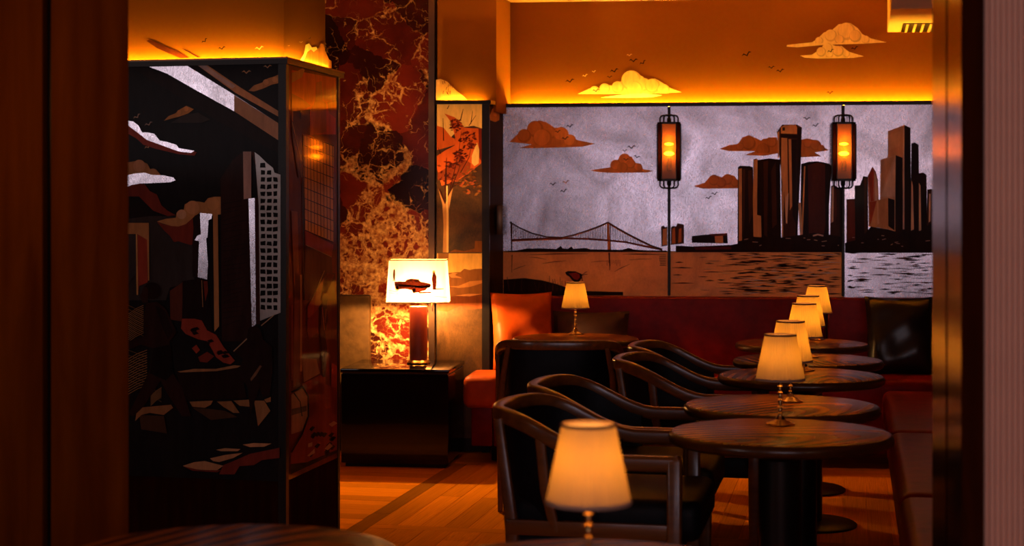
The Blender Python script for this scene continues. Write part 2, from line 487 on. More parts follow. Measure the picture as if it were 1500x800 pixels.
# ------------------------------------------------------------------ mural painting helpers (paint lies flat on its panel)
class Art:
    def __init__(s, plane, parent, gloss=False): s.p = plane; s.par = parent; s.layer = 1; s.gloss = gloss
    def begin(s): s.mb = MB(); s.layer += 1
    def q(s, x, y, lift=0.0): return s.p.pt(x, y, 0.0010 + 0.00035 * s.layer + lift)
    def poly(s, pts, col, lift=0.0): s.mb.poly([s.q(x, y, lift) for x, y in pts], col if isinstance(col, bpy.types.Material) else paint(col, s.gloss))
    def stroke(s, pts, wd, col, lift=0.00015):
        n = len(pts); L, R = [], []
        for i, (x, y) in enumerate(pts):
            ax, ay = pts[max(0, i - 1)]; bx, by = pts[min(n - 1, i + 1)]
            l = math.hypot(bx - ax, by - ay) or 1
            nx, ny = -(by - ay) / l, (bx - ax) / l
            k = wd[i] if isinstance(wd, (list, tuple)) else wd
            L.append((x + nx * k / 2, y + ny * k / 2)); R.append((x - nx * k / 2, y - ny * k / 2))
        for i in range(n - 1):
            s.mb.add([s.q(*L[i], lift), s.q(*L[i + 1], lift), s.q(*R[i + 1], lift), s.q(*R[i], lift)], [(0, 1, 2, 3)], col if isinstance(col, bpy.types.Material) else paint(col, s.gloss))
    def disc(s, cx, cy, r, col, base=None, lift=0.0, ry=None):
        ry = ry or r
        pts = []
        for k in range(22):
            a = 2 * math.pi * k / 22
            y = cy + ry * math.sin(a)
            if base is not None: y = min(y, base)
            pts.append((cx + r * math.cos(a), y))
        s.mb.poly([s.q(x, y, lift) for x, y in pts], col if isinstance(col, bpy.types.Material) else paint(col, s.gloss))
    def bird(s, x, y, wd, tilt=0.0, col=(0.03, 0.012, 0.008)):
        sh = [(-1, 0), (-.5, -.4), (-.05, .05), (.5, -.5), (1, -.2), (.5, -.22), (0, .32), (-.5, -.12)]
        c, t = math.cos(tilt), math.sin(tilt)
        s.poly([(x + (a * c - b * t) * wd / 2, y + (a * t + b * c) * wd / 2) for a, b in sh], col)
    def end(s, name):
        o = s.mb.build(name); s.mb = None
        if s.par: o.parent = s.par; o.matrix_parent_inverse = s.par.matrix_world.inverted()
        return o
    def one(s, name, pts, col): s.begin(); s.poly(pts, col); return s.end(name)
    def cloud(s, name, outline, tone, lobes, base):
        """outline polygon plus rounded lobes, each a tone of its own, cut flat at the base row"""
        s.begin()
        s.poly(outline, tone)
        for i, (cx, cy, r, k) in enumerate(lobes):
            s.disc(cx, cy, r, tuple(min(1, c * k * 0.80) for c in tone), base, 0.00008 * i + 0.00005)
            s.disc(cx - 0.10 * r, cy - 0.12 * r, r * 0.84, tuple(min(1, c * k * 1.10) for c in tone), base, 0.00008 * i + 0.00009)
        return s.end(name)

def cr(x0, y0, k):
    return lambda pts: [(x0 + x / k, y0 + y / k) for x, y in pts]

# ================================================================== SETTING
BACK = Plane(at(-0.047, 8.35), at(2.39, 8.12))           # face of the mural panels
BACKW = Plane((-0.047, 8.35 * YS + 0.11), (2.39, 8.12 * YS + 0.11))   # painted wall above and behind
LEDGE_Z = 1.994
CEIL_Z = 2.60

# floor ------------------------------------------------------------
mb = MB(); mb.box((-4, -3.0, -0.12), (4, 10.6, -0.006), PLANK)
floor = struct(mb.build('floor'), 'oak plank floor')
O = at(-0.71, 5.94)
um = MB(); um.box((-0.5, -0.5, -0.005), (0.5, 0.5, 0.0), PLANK)
PM = um.build('plank_source'); plank_me = PM.data
um = MB(); um.box((-0.5, -0.5, -0.005), (0.5, 0.5, 0.0), STRIPWOOD)
SM = um.build('strip_source'); strip_me = SM.data
bpy.data.objects.remove(PM); bpy.data.objects.remove(SM)
ang = math.atan2(U[1], U[0])
def plank(a0, a1, b0, b1, across=False, me=plank_me):
    g = 0.0022
    a, b = (a0 + a1) / 2, (b0 + b1) / 2
    o = bpy.data.objects.new('plank', me)
    o.location = (O[0] + a * U[0] + b * V[0], O[1] + a * U[1] + b * V[1], random.uniform(-0.0008, 0.0))
    if across:
        o.rotation_euler = (0, 0, ang + math.pi / 2); o.scale = (b1 - b0 - g, a1 - a0 - g, 1)
    else:
        o.rotation_euler = (0, 0, ang); o.scale = (a1 - a0 - g, b1 - b0 - g, 1)
    C.objects.link(o); o.parent = floor
SW = 0.04
for a0 in (-2.4, -0.9, 0.6):
    plank(a0, a0 + 1.5, -SW, SW, me=strip_me)
for i in range(38):                         # left of the border strip: boards run across
    a0 = -2.2 + i * 0.115
    if a0 > 2.1: break
    cut = -0.55 if i % 2 else -0.85
    plank(a0, a0 + 0.115, -1.35, cut, True); plank(a0, a0 + 0.115, cut, -SW, True)
for lo, hi, wd in ((-2.2, 0.26, 0.125), (0.34, 2.1, 0.105)):
    b0 = SW; i = 0
    while b0 < 2.6:
        segs = [lo]
        while segs[-1] < hi - 0.01:
            segs.append(min(hi, segs[-1] + (random.uniform(0.9, 1.5))))
        if lo > 0: segs = [lo, lo + (0.75 if i % 2 else 1.2), hi]
        for p, q2 in zip(segs, segs[1:]):
            if q2 - p > 0.02: plank(p, q2, b0, b0 + wd)
        b0 += wd; i += 1
for b0 in (SW, 0.95, 1.8):
    plank(0.26, 0.34, b0, b0 + 0.9, True)

# ceiling ------------------------------------------------------------
mb = MB(); mb.box((-4, -3.0, CEIL_Z), (4, 10.6, CEIL_Z + 0.1), CEIL)
struct(mb.build('ceiling'), 'ochre painted ceiling')

# back wall (upper, painted) -----------------------------------------
def slab(plane, off0, off1, pxa, pxb, z0, z1, mat, name, parent=None):
    """box whose faces follow a vertical plane between two columns of pixels"""
    a = Vector(plane.ground(pxa)); b = Vector(plane.ground(pxb))
    n = plane.n
    poly = [tuple(a + n * off0), tuple(b + n * off0), tuple(b + n * off1), tuple(a + n * off1)]
    mb = MB(); mb.prism([(p[0], p[1]) for p in poly], z0, z1, mat)
    return mb.build(name, parent)
wall_back = struct(slab(BACK, -0.11, -0.30, 640, 1560, 0, CEIL_Z, WALL, 'wall_back'), 'ochre upper wall glowing above the skyline mural')
# right wall behind the bench, left wall of the alcove
mb = MB(); mb.prism([(-3.9, 5.0), (-3.9, 9.9), (-4.0, 9.9), (-4.0, 5.0)], 0, CEIL_Z, WALL)
struct(mb.build('wall_left'), 'ochre wall of the alcove')

# ledge over the back mural with its light strip ----------------------
trim1 = struct(slab(BACK, 0.012, -0.045, 736, 1500, LEDGE_Z - 0.022, LEDGE_Z, BLACK, 'trim_1'), 'dark ledge over the skyline mural')
COVE = (1.0, 0.46, 0.025)
LED = emit('led_strip_glow', COVE, 285.0)
slab(BACK, -0.078, -0.090, 748, 1500, LEDGE_Z - 0.035, LEDGE_Z - 0.022, LED, 'led_strip', trim1)

# ================================================================== BACK MURAL
MBOT = 0.86
MSEAM = BACK.pt(860, 368).z
panels = []
for (xa, xb, lab) in ((737, 979, 'silver mural panel painted with a suspension bridge and two clouds'),
                      (981, 1235, 'silver mural panel painted with dark riverside towers, between the two sconces'),
                      (1237, 1480, 'silver mural panel with pale tall towers, right of both sconces')):
    ca = BACK.ground(xa); cb = BACK.ground(xb)
    t = thing('mural_panel', lab, 'mural', ((ca[0] + cb[0]) / 2, (ca[1] + cb[1]) / 2, 0), 0, 'skyline mural panels on the back wall')
    bpy.context.view_layer.update()
    up = slab(BACK, 0, -0.02, xa, xb, MSEAM + 0.0012, LEDGE_Z - 0.022, SILVER, 'upper_sheet')
    lo = slab(BACK, 0, -0.02, xa, xb, MBOT, MSEAM - 0.0012, TANLEAF if xa < 1200 else SILVER, 'lower_sheet')
    bk = slab(BACK, -0.02, -0.045, xa, xb, MBOT, LEDGE_Z - 0.03, BLACK, 'backing')
    for o in (up, lo, bk):
        o.parent = t; o.matrix_parent_inverse = t.matrix_world.inverted()
    panels.append((t, up, lo))

BK = (0.018, 0.009, 0.007); BR = (0.06, 0.022, 0.012); RB = (0.12, 0.025, 0.012)
TN = (0.64, 0.36, 0.18); PL = (0.72, 0.56, 0.46); OR = (0.62, 0.22, 0.06)
CLT = (0.62, 0.24, 0.07)

# panel 1 : bridge
A = Art(BACK, panels[0][1])
c5 = cr(730, 80, 3.636)
A.cloud('painted_cloud', c5([(60, 465), (90, 435), (130, 405), (175, 398), (190, 365), (215, 350), (255, 360), (300, 390), (340, 390), (370, 425), (420, 455), (515, 475), (450, 490), (330, 495), (200, 498), (110, 498), (180, 478)]), CLT,
        [(784, 189, 12, .85), (768, 199, 10, .8), (806, 195, 9, 1.0), (822, 197, 11, 1.35), (795, 203, 14, 1.05), (835, 206, 9, 1.45)], 213)
A.cloud('painted_cloud', c5([(490, 617), (550, 607), (600, 600), (635, 560), (670, 530), (710, 545), (730, 575), (765, 590), (770, 610), (825, 620), (790, 628), (600, 630), (530, 625)]), CLT,
        [(915, 234, 9, 1.25), (902, 242, 8, 1.1), (924, 240, 7, 1.0), (935, 245, 6, 1.2), (912, 246, 8, .9)], 250)
for x, y, s, t, cc in ((835, 185, 12, -.1, BK), (817, 193, 10, -.1, BK), (828, 203, 12, -.1, BK), (925, 216, 14, 0, BK), (915, 221, 9, 0, BK), (933, 230, 11, .3, BK),
                   (917, 234, 10, .1, BK), (810, 270, 12, 0, BK), (829, 267, 12, -.1, TN), (826, 280, 12, -.2, BK)):
    A.begin(); A.bird(x, y, s, t, cc); A.end('painted_bird')
cb = cr(730, 280, 4.707)
A.begin()
cab1 = [(80, 215), (150, 255), (230, 290), (330, 315), (440, 320), (520, 302), (620, 270), (700, 240), (755, 215)]
cab2 = [(755, 215), (820, 255), (900, 300), (980, 340), (1050, 375), (1130, 402)]
deck = [(90, 338), (250, 330), (440, 325), (620, 330), (760, 340), (880, 352), (1000, 378), (1130, 404)]
def interp(pts, x):
    for (x0, y0), (x1, y1) in zip(pts, pts[1:]):
        if x0 <= x <= x1: return y0 + (y1 - y0) * (x - x0) / (x1 - x0)
    return pts[-1][1]
A.stroke(cb(deck), 2.8, RB); A.stroke(cb([(x, y + 9) for x, y in deck[:3]]), 0.9, OR)
A.stroke(cb(cab1), 1.9, BR); A.stroke(cb([(x, y + 7) for x, y in cab1[4:]]), 0.7, OR)
A.stroke(cb(cab2), 2.2, BR); A.stroke(cb([(x, y + 8) for x, y in cab2]), 0.8, OR)
x = 95
while x < 1000:
    yc = interp(cab1, x) if x < 755 else interp(cab2, x)
    yd = interp(deck, x)
    if yd - yc > 14: A.stroke(cb([(x, yc), (x + random.uniform(-1, 1), yd - random.uniform(0, 14))]), 0.8, BR)
    x += 11.5
A.stroke(cb([(88, 210), (92, 410)]), [2.2, 1.6], BR)
A.stroke(cb([(757, 212), (760, 300), (763, 418)]), [2.4, 3.2, 4.2], OR); A.stroke(cb([(770, 222), (774, 418)]), 1.0, BR, 0.0003)
A.end('painted_bridge')
A.begin()
hl = [(35, 418), (130, 408), (200, 396), (300, 395), (400, 400), (430, 378), (445, 395), (480, 398), (505, 382), (515, 398), (600, 392), (640, 402), (850, 405), (900, 392), (930, 402), (1000, 408), (1160, 410), (1165, 420), (35, 420)]
A.poly(cb(hl), BK)
A.end('painted_far_shore')
A.begin()
A.poly(cb([(1122, 245), (1140, 238), (1150, 250), (1165, 245), (1165, 375), (1125, 382)]), BR); A.poly(cb([(1135, 262), (1163, 255), (1163, 370), (1132, 374)]), TN, 0.0001)
A.end('painted_riverside_block')
A2 = Art(BACK, panels[0][2])
A2.begin()
A2.poly(cb([(35, 610), (180, 600), (300, 615), (400, 640), (470, 665), (600, 690), (860, 695), (860, 720), (35, 720)]), BK)
for k in range(16):
    x = random.uniform(60, 480)
    A2.stroke(cb([(x, 690), (x + random.uniform(-18, 18), 570 + random.uniform(0, 70))]), 0.6, BR)
A2.end('painted_reeds')['kind'] = 'stuff'
A2.begin()
for (x0, y0, x1, y1, wd) in ((200, 440, 620, 432, 1.6), (210, 455, 330, 470, .8), (300, 500, 470, 480, 1.0), (640, 490, 760, 482, .8), (800, 555, 905, 505, 1.0), (860, 435, 1140, 440, 1.8), (100, 545, 190, 512, .8), (900, 475, 1060, 468, .7)):
    A2.stroke(cb([(x0, y0), ((x0 + x1) / 2, (y0 + y1) / 2 - 3), (x1, y1)]), [0.3, wd, 0.3], RB)
A2.stroke(cb([(764, 424), (768, 545)]), [2.6, .6], RB); A2.stroke(cb([(95, 440), (92, 560)]), [1.2, .4], BR)
for k in range(9):
    x = 750 + k * 11
    A2.stroke(cb([(x, 475), (x, 475 + random.uniform(20, 50))]), 0.4, RB)
for k in range(7):
    A2.stroke(cb([(1110 + random.uniform(-10, 10), 440 + k * 12), (1155, 440 + k * 12)]), 0.9, BR)
A2.end('painted_river_ripples')['kind'] = 'stuff'
A2.begin()
A2.poly(cb([(460, 560), (480, 551), (530, 553), (560, 565), (580, 575), (575, 600), (555, 628), (530, 632), (505, 610), (490, 590), (470, 580)]), BK)
A2.poly(cb([(485, 568), (535, 562), (560, 575), (562, 595), (545, 615), (520, 605), (505, 588)]), (0.22, 0.02, 0.02), 0.0001)
A2.stroke(cb([(578, 578), (600, 560), (612, 556)]), 0.7, BK); A2.stroke(cb([(580, 580), (602, 574), (614, 576)]), 0.7, BK); A2.stroke(cb([(575, 590), (580, 620)]), 1.0, BK)
A2.end('painted_butterfly')

# panel 2 : dark towers
A = Art(BACK, panels[1][1])
c6 = cr(990, 120, 3.077)
A.cloud('painted_cloud', c6([(197, 302), (240, 285), (280, 280), (300, 250), (330, 240), (365, 255), (385, 265), (420, 250), (455, 250), (470, 320), (400, 333), (310, 330), (360, 312), (240, 312)]), CLT,
        [(1097, 210, 10, .8), (1084, 215, 6, .95), (1121, 211, 8, .85), (1131, 209, 7, 1.0), (1118, 220, 10, .75)], 224)
A.cloud('painted_cloud', c6([(560, 262), (590, 255), (625, 262), (650, 285), (690, 308), (650, 314), (625, 318), (655, 335), (560, 340)]), CLT,
        [(1184, 210, 7, 1.05), (1195, 213, 8, .9), (1203, 217, 5, 1.1)], 221)
A.cloud('painted_cloud', c6([(80, 470), (130, 455), (155, 425), (185, 422), (205, 430), (235, 415), (265, 425), (280, 445), (280, 480), (120, 481)]), CLT,
        [(1046, 264, 8, .8), (1066, 263, 8, .9), (1057, 268, 7, .75), (1077, 268, 6, .85)], 276)
for x, y, s, t in ((1038, 290, 11, -.2), (1047, 284, 11, -.1), (1182, 174, 12, .1), (1195, 184, 12, -.2)):
    A.begin(); A.bird(x, y, s, t); A.end('painted_bird')
def tower(name, outline, col, extra):
    A.begin(); A.poly(c6(outline), col)
    for i, (pp, cc) in enumerate(extra): A.poly(c6(pp), cc, 0.00006 * (i + 1))
    return A.end(name)
tower('painted_tower', [(280, 385), (290, 378), (335, 380), (348, 385), (350, 740), (278, 740)], BK,
      [([(283, 392), (297, 390), (298, 715), (284, 718)], TN), ([(300, 395), (312, 392), (310, 600), (302, 720)], BR), ([(325, 400), (345, 398), (345, 600), (330, 640)], BR)])
tower('painted_tower', [(350, 350), (365, 345), (370, 352), (420, 345), (470, 350), (475, 740), (345, 740)], BK,
      [([(352, 352), (368, 348), (366, 600), (384, 604), (386, 700), (350, 698), (347, 520)], TN), ([(395, 360), (415, 352), (412, 700), (398, 690)], BR), ([(430, 400), (450, 360), (455, 640), (435, 660)], BR)])
tower('painted_tower', [(565, 370), (600, 360), (640, 358), (690, 368), (702, 380), (690, 560), (690, 740), (560, 740)], BK,
      [([(595, 375), (640, 362), (672, 372), (674, 640), (665, 700), (600, 690)], (0.075, 0.02, 0.014)), ([(578, 380), (584, 380), (572, 690), (566, 680)], TN), ([(676, 380), (688, 380), (684, 600), (676, 720)], BK)])
tower('painted_tower', [(456, 225), (470, 205), (480, 193), (545, 192), (568, 205), (562, 400), (552, 560), (548, 740), (480, 740), (474, 400)], BR,
      [([(470, 235), (548, 240), (546, 255), (474, 250)], BK),
       ([(474, 205), (490, 195), (540, 194), (546, 205), (546, 235), (474, 232)], TN), ([(480, 205), (492, 205), (492, 220), (480, 220)], BK),
       ([(476, 252), (502, 254), (506, 520), (496, 640), (488, 500), (474, 420)], TN), ([(548, 205), (566, 208), (560, 420), (548, 700), (540, 690)], BK),
       ([(508, 258), (520, 258), (524, 560), (514, 580)], TN), ([(522, 260), (546, 260), (540, 640), (526, 600)], BK), ([(552, 545), (564, 545), (572, 700), (560, 690)], PL),
       ([(495, 520), (508, 500), (502, 640), (496, 636)], PL), ([(494, 712), (522, 712), (526, 740), (490, 740)], TN), ([(458, 228), (466, 222), (466, 340), (460, 345)], TN), ([(480, 345), (488, 345), (484, 700), (478, 700)], TN)])
tower('painted_tower', [(700, 470), (715, 465), (735, 480), (752, 472), (752, 740), (695, 740)], BR,
      [([(703, 475), (712, 470), (710, 630), (700, 636)], PL), ([(712, 480), (722, 478), (726, 600), (716, 640)], RB), ([(738, 482), (750, 480), (750, 700), (740, 690)], BK)])
A.begin()
A.poly(c6([(0, 738), (80, 742), (250, 735), (300, 725), (560, 690), (620, 680), (700, 690), (752, 700), (752, 768), (0, 768)]), BK)
A.poly(c6([(80, 745), (250, 742), (250, 755), (90, 757)]), (0.10, 0.012, 0.018), 0.0001)
for k in range(10):
    x = random.uniform(280, 740); y = random.uniform(700, 740)
    A.stroke(c6([(x, y), (x + random.uniform(5, 25), y - random.uniform(-3, 6))]), 0.7, PL)
A.stroke(c6([(618, 694), (640, 688), (665, 694)]), 2.2, PL)
A.end('painted_near_shore')
A.begin()
A.poly(c6([(72, 695), (120, 690), (232, 682), (234, 728), (72, 725)]), BK); A.poly(c6([(175, 694), (212, 690), (214, 728), (178, 728)]), TN, 0.0001); A.poly(c6([(150, 686), (232, 682), (232, 692), (160, 696)]), RB, 0.0002)
A.end('painted_riverside_block')
A.begin()
A.poly(cb([(1190, 250), (1205, 240), (1225, 245), (1235, 222), (1270, 228), (1280, 235), (1280, 362), (1190, 370)]), BR); A.poly(cb([(1200, 260), (1218, 250), (1222, 362), (1196, 364)]), OR, 0.0001); A.poly(cb([(1245, 262), (1262, 255), (1262, 352), (1240, 358)]), OR, 0.0001)
A.end('painted_riverside_block')
A2 = Art(BACK, panels[1][2])
def ripples(A2, x0, x1, n, density, cols):
    A2.begin()
    for k in range(n):
        y = 371 + 60 * (k + random.random()) / n
        cx = random.choice(density) + random.uniform(-14, 14)
        wd = random.uniform(8, 34)
        a, b = max(x0 + 1, cx - wd / 2), min(x1 - 1, cx + wd / 2)
        if b - a < 2: continue
        A2.stroke([(a, y + random.uniform(-.5, .5)), ((a + b) / 2, y + random.uniform(-.6, .6)), (b, y)], [0.3, random.uniform(0.7, 2.3), 0.2], random.choice(cols))
    A2.end('painted_water_ripples')['kind'] = 'stuff'
ripples(A2, 983, 1234, 190, [1085, 1095, 1105, 1115, 1120, 1130, 1140, 1150, 1155, 1165, 1180, 1190, 1200, 1210, 1220], [BR, BK, BR, RB, PL])
ripples(A2, 983, 1234, 26, [1000, 1020, 1050, 1070], [BR, TN, RB])

# panel 3 : pale towers
A = Art(BACK, panels[2][1])
c7 = cr(1180, 120, 2.5)
def tower7(name, outline, col, extra):
    A.begin(); A.poly(c7(outline), col)
    for i, (pp, cc) in enumerate(extra): A.poly(c7(pp), cc, 0.00006 * (i + 1))
    return A.end(name)
tower7('painted_tower', [(150, 430), (182, 428), (186, 610), (150, 610)], RB, [([(152, 432), (180, 430), (182, 560), (154, 580)], (0.16, 0.035, 0.02))])
tower7('painted_tower', [(180, 380), (200, 378), (212, 345), (228, 348), (230, 620), (182, 620)], BK, [([(214, 352), (224, 352), (226, 560), (216, 590)], BR)])
tower7('painted_tower', [(228, 345), (245, 310), (258, 330), (265, 360), (272, 530), (232, 530)], (0.55, 0.25, 0.15), [([(230, 345), (244, 314), (250, 330), (248, 420), (256, 470), (250, 510), (240, 450)], (0.42, 0.06, 0.02)), ([(252, 330), (262, 360), (266, 520), (254, 440)], PL)])
tower7('painted_tower', [(302, 180), (362, 158), (384, 168), (388, 555), (300, 555)], (0.60, 0.36, 0.22), [([(362, 158), (384, 168), (388, 555), (352, 555), (358, 300)], BK), ([(305, 195), (350, 180), (345, 235), (306, 250)], (0.66, 0.42, 0.27)), ([(357, 170), (362, 168), (362, 540), (356, 540)], PL)])
tower7('painted_tower', [(388, 225), (400, 222), (414, 230), (418, 560), (384, 560)], BK, [([(388, 360), (393, 380), (397, 540), (386, 545)], PL)])
tower7('painted_tower', [(414, 335), (430, 332), (443, 340), (446, 570), (412, 570)], BK, [([(415, 370), (421, 380), (424, 555), (415, 560)], PL)])
tower7('painted_tower', [(446, 395), (460, 392), (480, 400), (520, 402), (520, 570), (444, 570)], BR, [([(452, 410), (458, 410), (457, 510), (451, 515)], PL), ([(480, 420), (510, 420), (510, 560), (484, 560)], BK)])
tower7('painted_tower', [(275, 285), (330, 268), (355, 280), (356, 560), (272, 560)], (0.66, 0.46, 0.33), [([(330, 268), (355, 278), (356, 560), (328, 560)], BK), ([(275, 420), (328, 285), (328, 420)], (0.72, 0.58, 0.48)), ([(276, 288), (326, 272), (300, 340), (278, 400)], (0.58, 0.36, 0.22))])
tower7('painted_tower', [(232, 440), (302, 425), (326, 432), (326, 540), (232, 530)], (0.58, 0.33, 0.16), [([(302, 425), (326, 432), (326, 545), (303, 528)], BK), ([(234, 440), (260, 436), (244, 500), (236, 528)], (0.42, 0.07, 0.02)), ([(262, 436), (266, 436), (270, 520), (262, 524)], (0.66, 0.46, 0.3))])
A.begin()
A.poly(c7([(145, 590), (200, 575), (240, 530), (300, 540), (330, 548), (420, 545), (470, 510), (560, 520), (740, 540), (740, 626), (145, 626)]), BK)
for k in range(10):
    x = random.uniform(150, 460); y = random.uniform(560, 605)
    A.stroke(c7([(x, y), (x + random.uniform(5, 16), y - random.uniform(-2, 4))]), 0.6, PL)
A.end('painted_near_shore')
A2 = Art(BACK, panels[2][2])
ripples(A2, 1240, 1470, 120, [1250, 1260, 1300, 1310, 1320, 1330, 1340, 1350, 1360, 1400, 1430], [BR, BK, BR, RB])

# clouds and birds on the upper wall
A = Art(BACKW, wall_back)
CREAM = (0.95, 0.62, 0.26)
cu = cr(730, 0, 2.3077)
A.cloud('painted_cloud', cu([(268, 318), (310, 298), (335, 300), (370, 288), (400, 290), (430, 260), (455, 242), (490, 260), (500, 275), (530, 265), (555, 280), (575, 295), (620, 312), (560, 315), (470, 318)]), CREAM,
        [(871, 133, 7, 1.0), (886, 130, 8, .95), (905, 128, 9, .85), (925, 118, 15, .9), (943, 124, 10, .85), (956, 126, 11, .8), (972, 132, 9, .9), (930, 131, 12, .95)], 137)
A.one('painted_cloud', cu([(345, 330), (400, 322), (480, 314), (555, 322), (520, 329), (440, 331)]), (1.0, 0.8, 0.45))
A.cloud('painted_cloud', cu([(975, 152), (1010, 148), (1060, 143), (1080, 130), (1100, 110), (1130, 100), (1150, 82), (1190, 78), (1215, 95), (1230, 115), (1260, 130), (1312, 143), (1230, 148), (1100, 152), (1010, 160), (975, 158)]), CREAM,
        [(1240, 46, 13, .85), (1217, 52, 9, .9), (1253, 53, 9, .75), (1200, 60, 6, .85), (1230, 58, 7, .8), (1268, 58, 6, .9)], 63)
A.cloud('painted_cloud', cu([(1020, 188), (1060, 185), (1090, 165), (1110, 145), (1140, 155), (1160, 155), (1185, 175), (1235, 190), (1200, 196), (1080, 198), (1035, 195)]), CREAM,
        [(1212, 71, 8, .9), (1203, 76, 7, .85), (1228, 75, 8, .8), (1240, 79, 5, .9), (1215, 79, 6, .95)], 84)
for x, y, s, t, cc in ((835, 119, 14, -.15, BK), (857, 111, 9, -.2, CREAM), (870, 105, 7, -.1, CREAM), (893, 113, 9, 0, BK), (900, 104, 14, -.2, BK), (928, 89, 14, 0, BK), (942, 92, 12, -.5, BK),
                       (922, 81, 9, 0, TN), (873, 133, 12, -.1, BK), (1094, 80, 16, -.3, BK), (1130, 99, 11, 0, BK), (1143, 104, 13, -.1, BK), (1217, 75, 11, -.3, BK), (1252, 71, 12, -.2, BK), (1216, 136, 11, 0, BK)):
    A.begin(); A.bird(x, y, s, t, cc); A.end('painted_bird')

# ================================================================== LEFT MURAL COLUMN
CX, CY = at(-0.869, 5.48)
CTOP = 1.948
col = thing('mural_column', 'tall square column wrapped in dark city murals, nearest on the left', 'column', (CX, CY, 0))
bpy.context.view_layer.update()
LF = Plane((CX, CY), (CX - 0.97, CY + 0.19 * YS)); LFd = Vector((-0.97, 0.19 * YS)).normalized()
LR = Plane((CX, CY), at(-0.730, 6.04)); LRd = Vector(at(0.139, 0.56)).normalized()
LRLEN = math.hypot(0.139, 0.56 * YS)
def adopt(o, t):
    o.parent = t; o.matrix_parent_inverse = t.matrix_world.inverted(); return o
def quadprism(a, d1, l1, d2, l2, z0, z1, mat, name, parent):
    a = Vector(a)
    p = [a, a + d1 * l1, a + d1 * l1 + d2 * l2, a + d2 * l2]
    mb = MB(); mb.prism([(q.x, q.y) for q in p], z0, z1, mat)
    return adopt(mb.build(name), parent)
CB = 0.325
c0 = Vector((CX, CY))
MURBLK = paint((0.016, 0.013, 0.013)); MURRED = paint((0.20, 0.035, 0.010), True)
front = quadprism(c0 + LFd * 0.03, LFd, 1.2, -LF.n, 0.02, CB, CTOP - 0.02, MURBLK, 'front_panel', col)
side = quadprism(c0 + LRd * 0.03, LRd, LRLEN - 0.055, -LR.n, 0.02, CB, CTOP - 0.02, MURRED, 'side_panel', col)
quadprism(c0 + LF.n * 0.004 + LR.n * 0.004, LFd, 0.032, LRd, 0.032, 0, CTOP - 0.02, BLACK, 'corner_post', col)
quadprism(c0 + LRd * (LRLEN - 0.026) + LR.n * 0.003, LRd, 0.026, -LR.n, 0.03, 0, CTOP - 0.02, BLACK, 'edge_post', col)
quadprism(c0 + LFd * 0.0 + LR.n * 0.012 + LF.n * 0.012, LFd, 1.25, LRd, LRLEN + 0.04, CTOP - 0.02, CTOP - 0.001, BLACK, 'top_tray', col)
quadprism(c0 - LF.n * 0.005 - LR.n * 0.002, LFd, 1.24, LRd, LRLEN - 0.004, 0, CB, DARKWOOD, 'plinth', col)
# rim round the tray that hides the light strip
def rim(o0, d, l, nrm, h0, h1, name):
    quadprism(o0, d, l, -nrm, 0.02, h0, h1, BRONZE, name, col)
rim(c0 + LF.n * 0.014 + LR.n * 0.014, LFd, 1.25, LF.n, CTOP - 0.001, CTOP + 0.006, 'front_rim')
rim(c0 + LR.n * 0.014 + LF.n * 0.014, LRd, LRLEN + 0.045, LR.n, CTOP - 0.001, CTOP + 0.006, 'side_rim')
LEDC = emit('column_led_glow', COVE, 165.0)
st = quadprism(c0 - LF.n * 0.080 + LFd * 0.05, LFd, 1.1, -LF.n, 0.012, CTOP + 0.0005, CTOP + 0.004, LEDC, 'led_strip', col)
st = quadprism(c0 - LR.n * 0.025 + LRd * 0.09, LRd, LRLEN - 0.11, -LR.n, 0.008, CTOP + 0.0005, CTOP + 0.004, LEDC, 'led_strip', col)
# painted shaft that rises from the column to the ceiling
i0 = c0 - LF.n * 0.105 - LR.n * 0.045
shaft = quadprism(i0, LFd, 1.05, LRd, LRLEN - 0.16, CTOP, CEIL_Z, WALL, 'upper_shaft', col)

A = Art(LF, front)
c1 = cr(180, 50, 3.81); c2 = cr(180, 230, 3.81); c3 = cr(180, 400, 3.81); c4 = cr(180, 560, 3.3333)
TAN = (0.50, 0.25, 0.09); WHT = SILVER; RED = (0.34, 0.055, 0.03); DRED = (0.20, 0.035, 0.02)
GRY = (0.50, 0.40, 0.36); DBR = (0.045, 0.016, 0.010); MIST = (0.045, 0.038, 0.036)
A.one('painted_haze', c2([(30, 345), (150, 330), (260, 330), (385, 345), (400, 690), (262, 730), (240, 800), (30, 800)]), MIST)
A.begin()
A.poly([(211, 95), (272, 95), (345, 140), (410, 182), (410, 207), (343, 163), (285, 131), (245, 108)], SILVER)
A.poly([(343, 139), (410, 182), (410, 207), (343, 163)], (0.50, 0.30, 0.17), 0.0001)
A.poly([(287, 94), (303, 95), (352, 128), (410, 164), (410, 172), (345, 136)], (0.60, 0.32, 0.15))
A.poly([(287, 94), (300, 95), (345, 126), (340, 130)], (0.62, 0.46, 0.4), 0.0001)
A.poly([(188, 97), (211, 97), (285, 133), (343, 165), (410, 209), (410, 226), (320, 178), (240, 128)], (0.022, 0.013, 0.011))
A.end('painted_bridge_arch')
A.cloud('painted_cloud', [(364, 133), (372, 125), (384, 121), (392, 115), (402, 112), (411, 108), (411, 121), (398, 124), (385, 130), (372, 134)], TAN, [(390, 121, 5, 1.15), (403, 117, 5, 1.2)], 130)
for x, y, s, t, cc in ((361, 106, 14, .05, TN), (392, 98, 13, 0, TN), (201, 171, 13, -.5, GRY), (218, 182, 13, -.3, GRY), (217, 215, 12, -.5, TN)):
    A.begin(); A.bird(x, y, s, t, cc); A.end('painted_bird')
A.one('painted_cloud_shadow', [(250, 180), (270, 168), (290, 165), (308, 175), (295, 180)], (0.05, 0.04, 0.036))
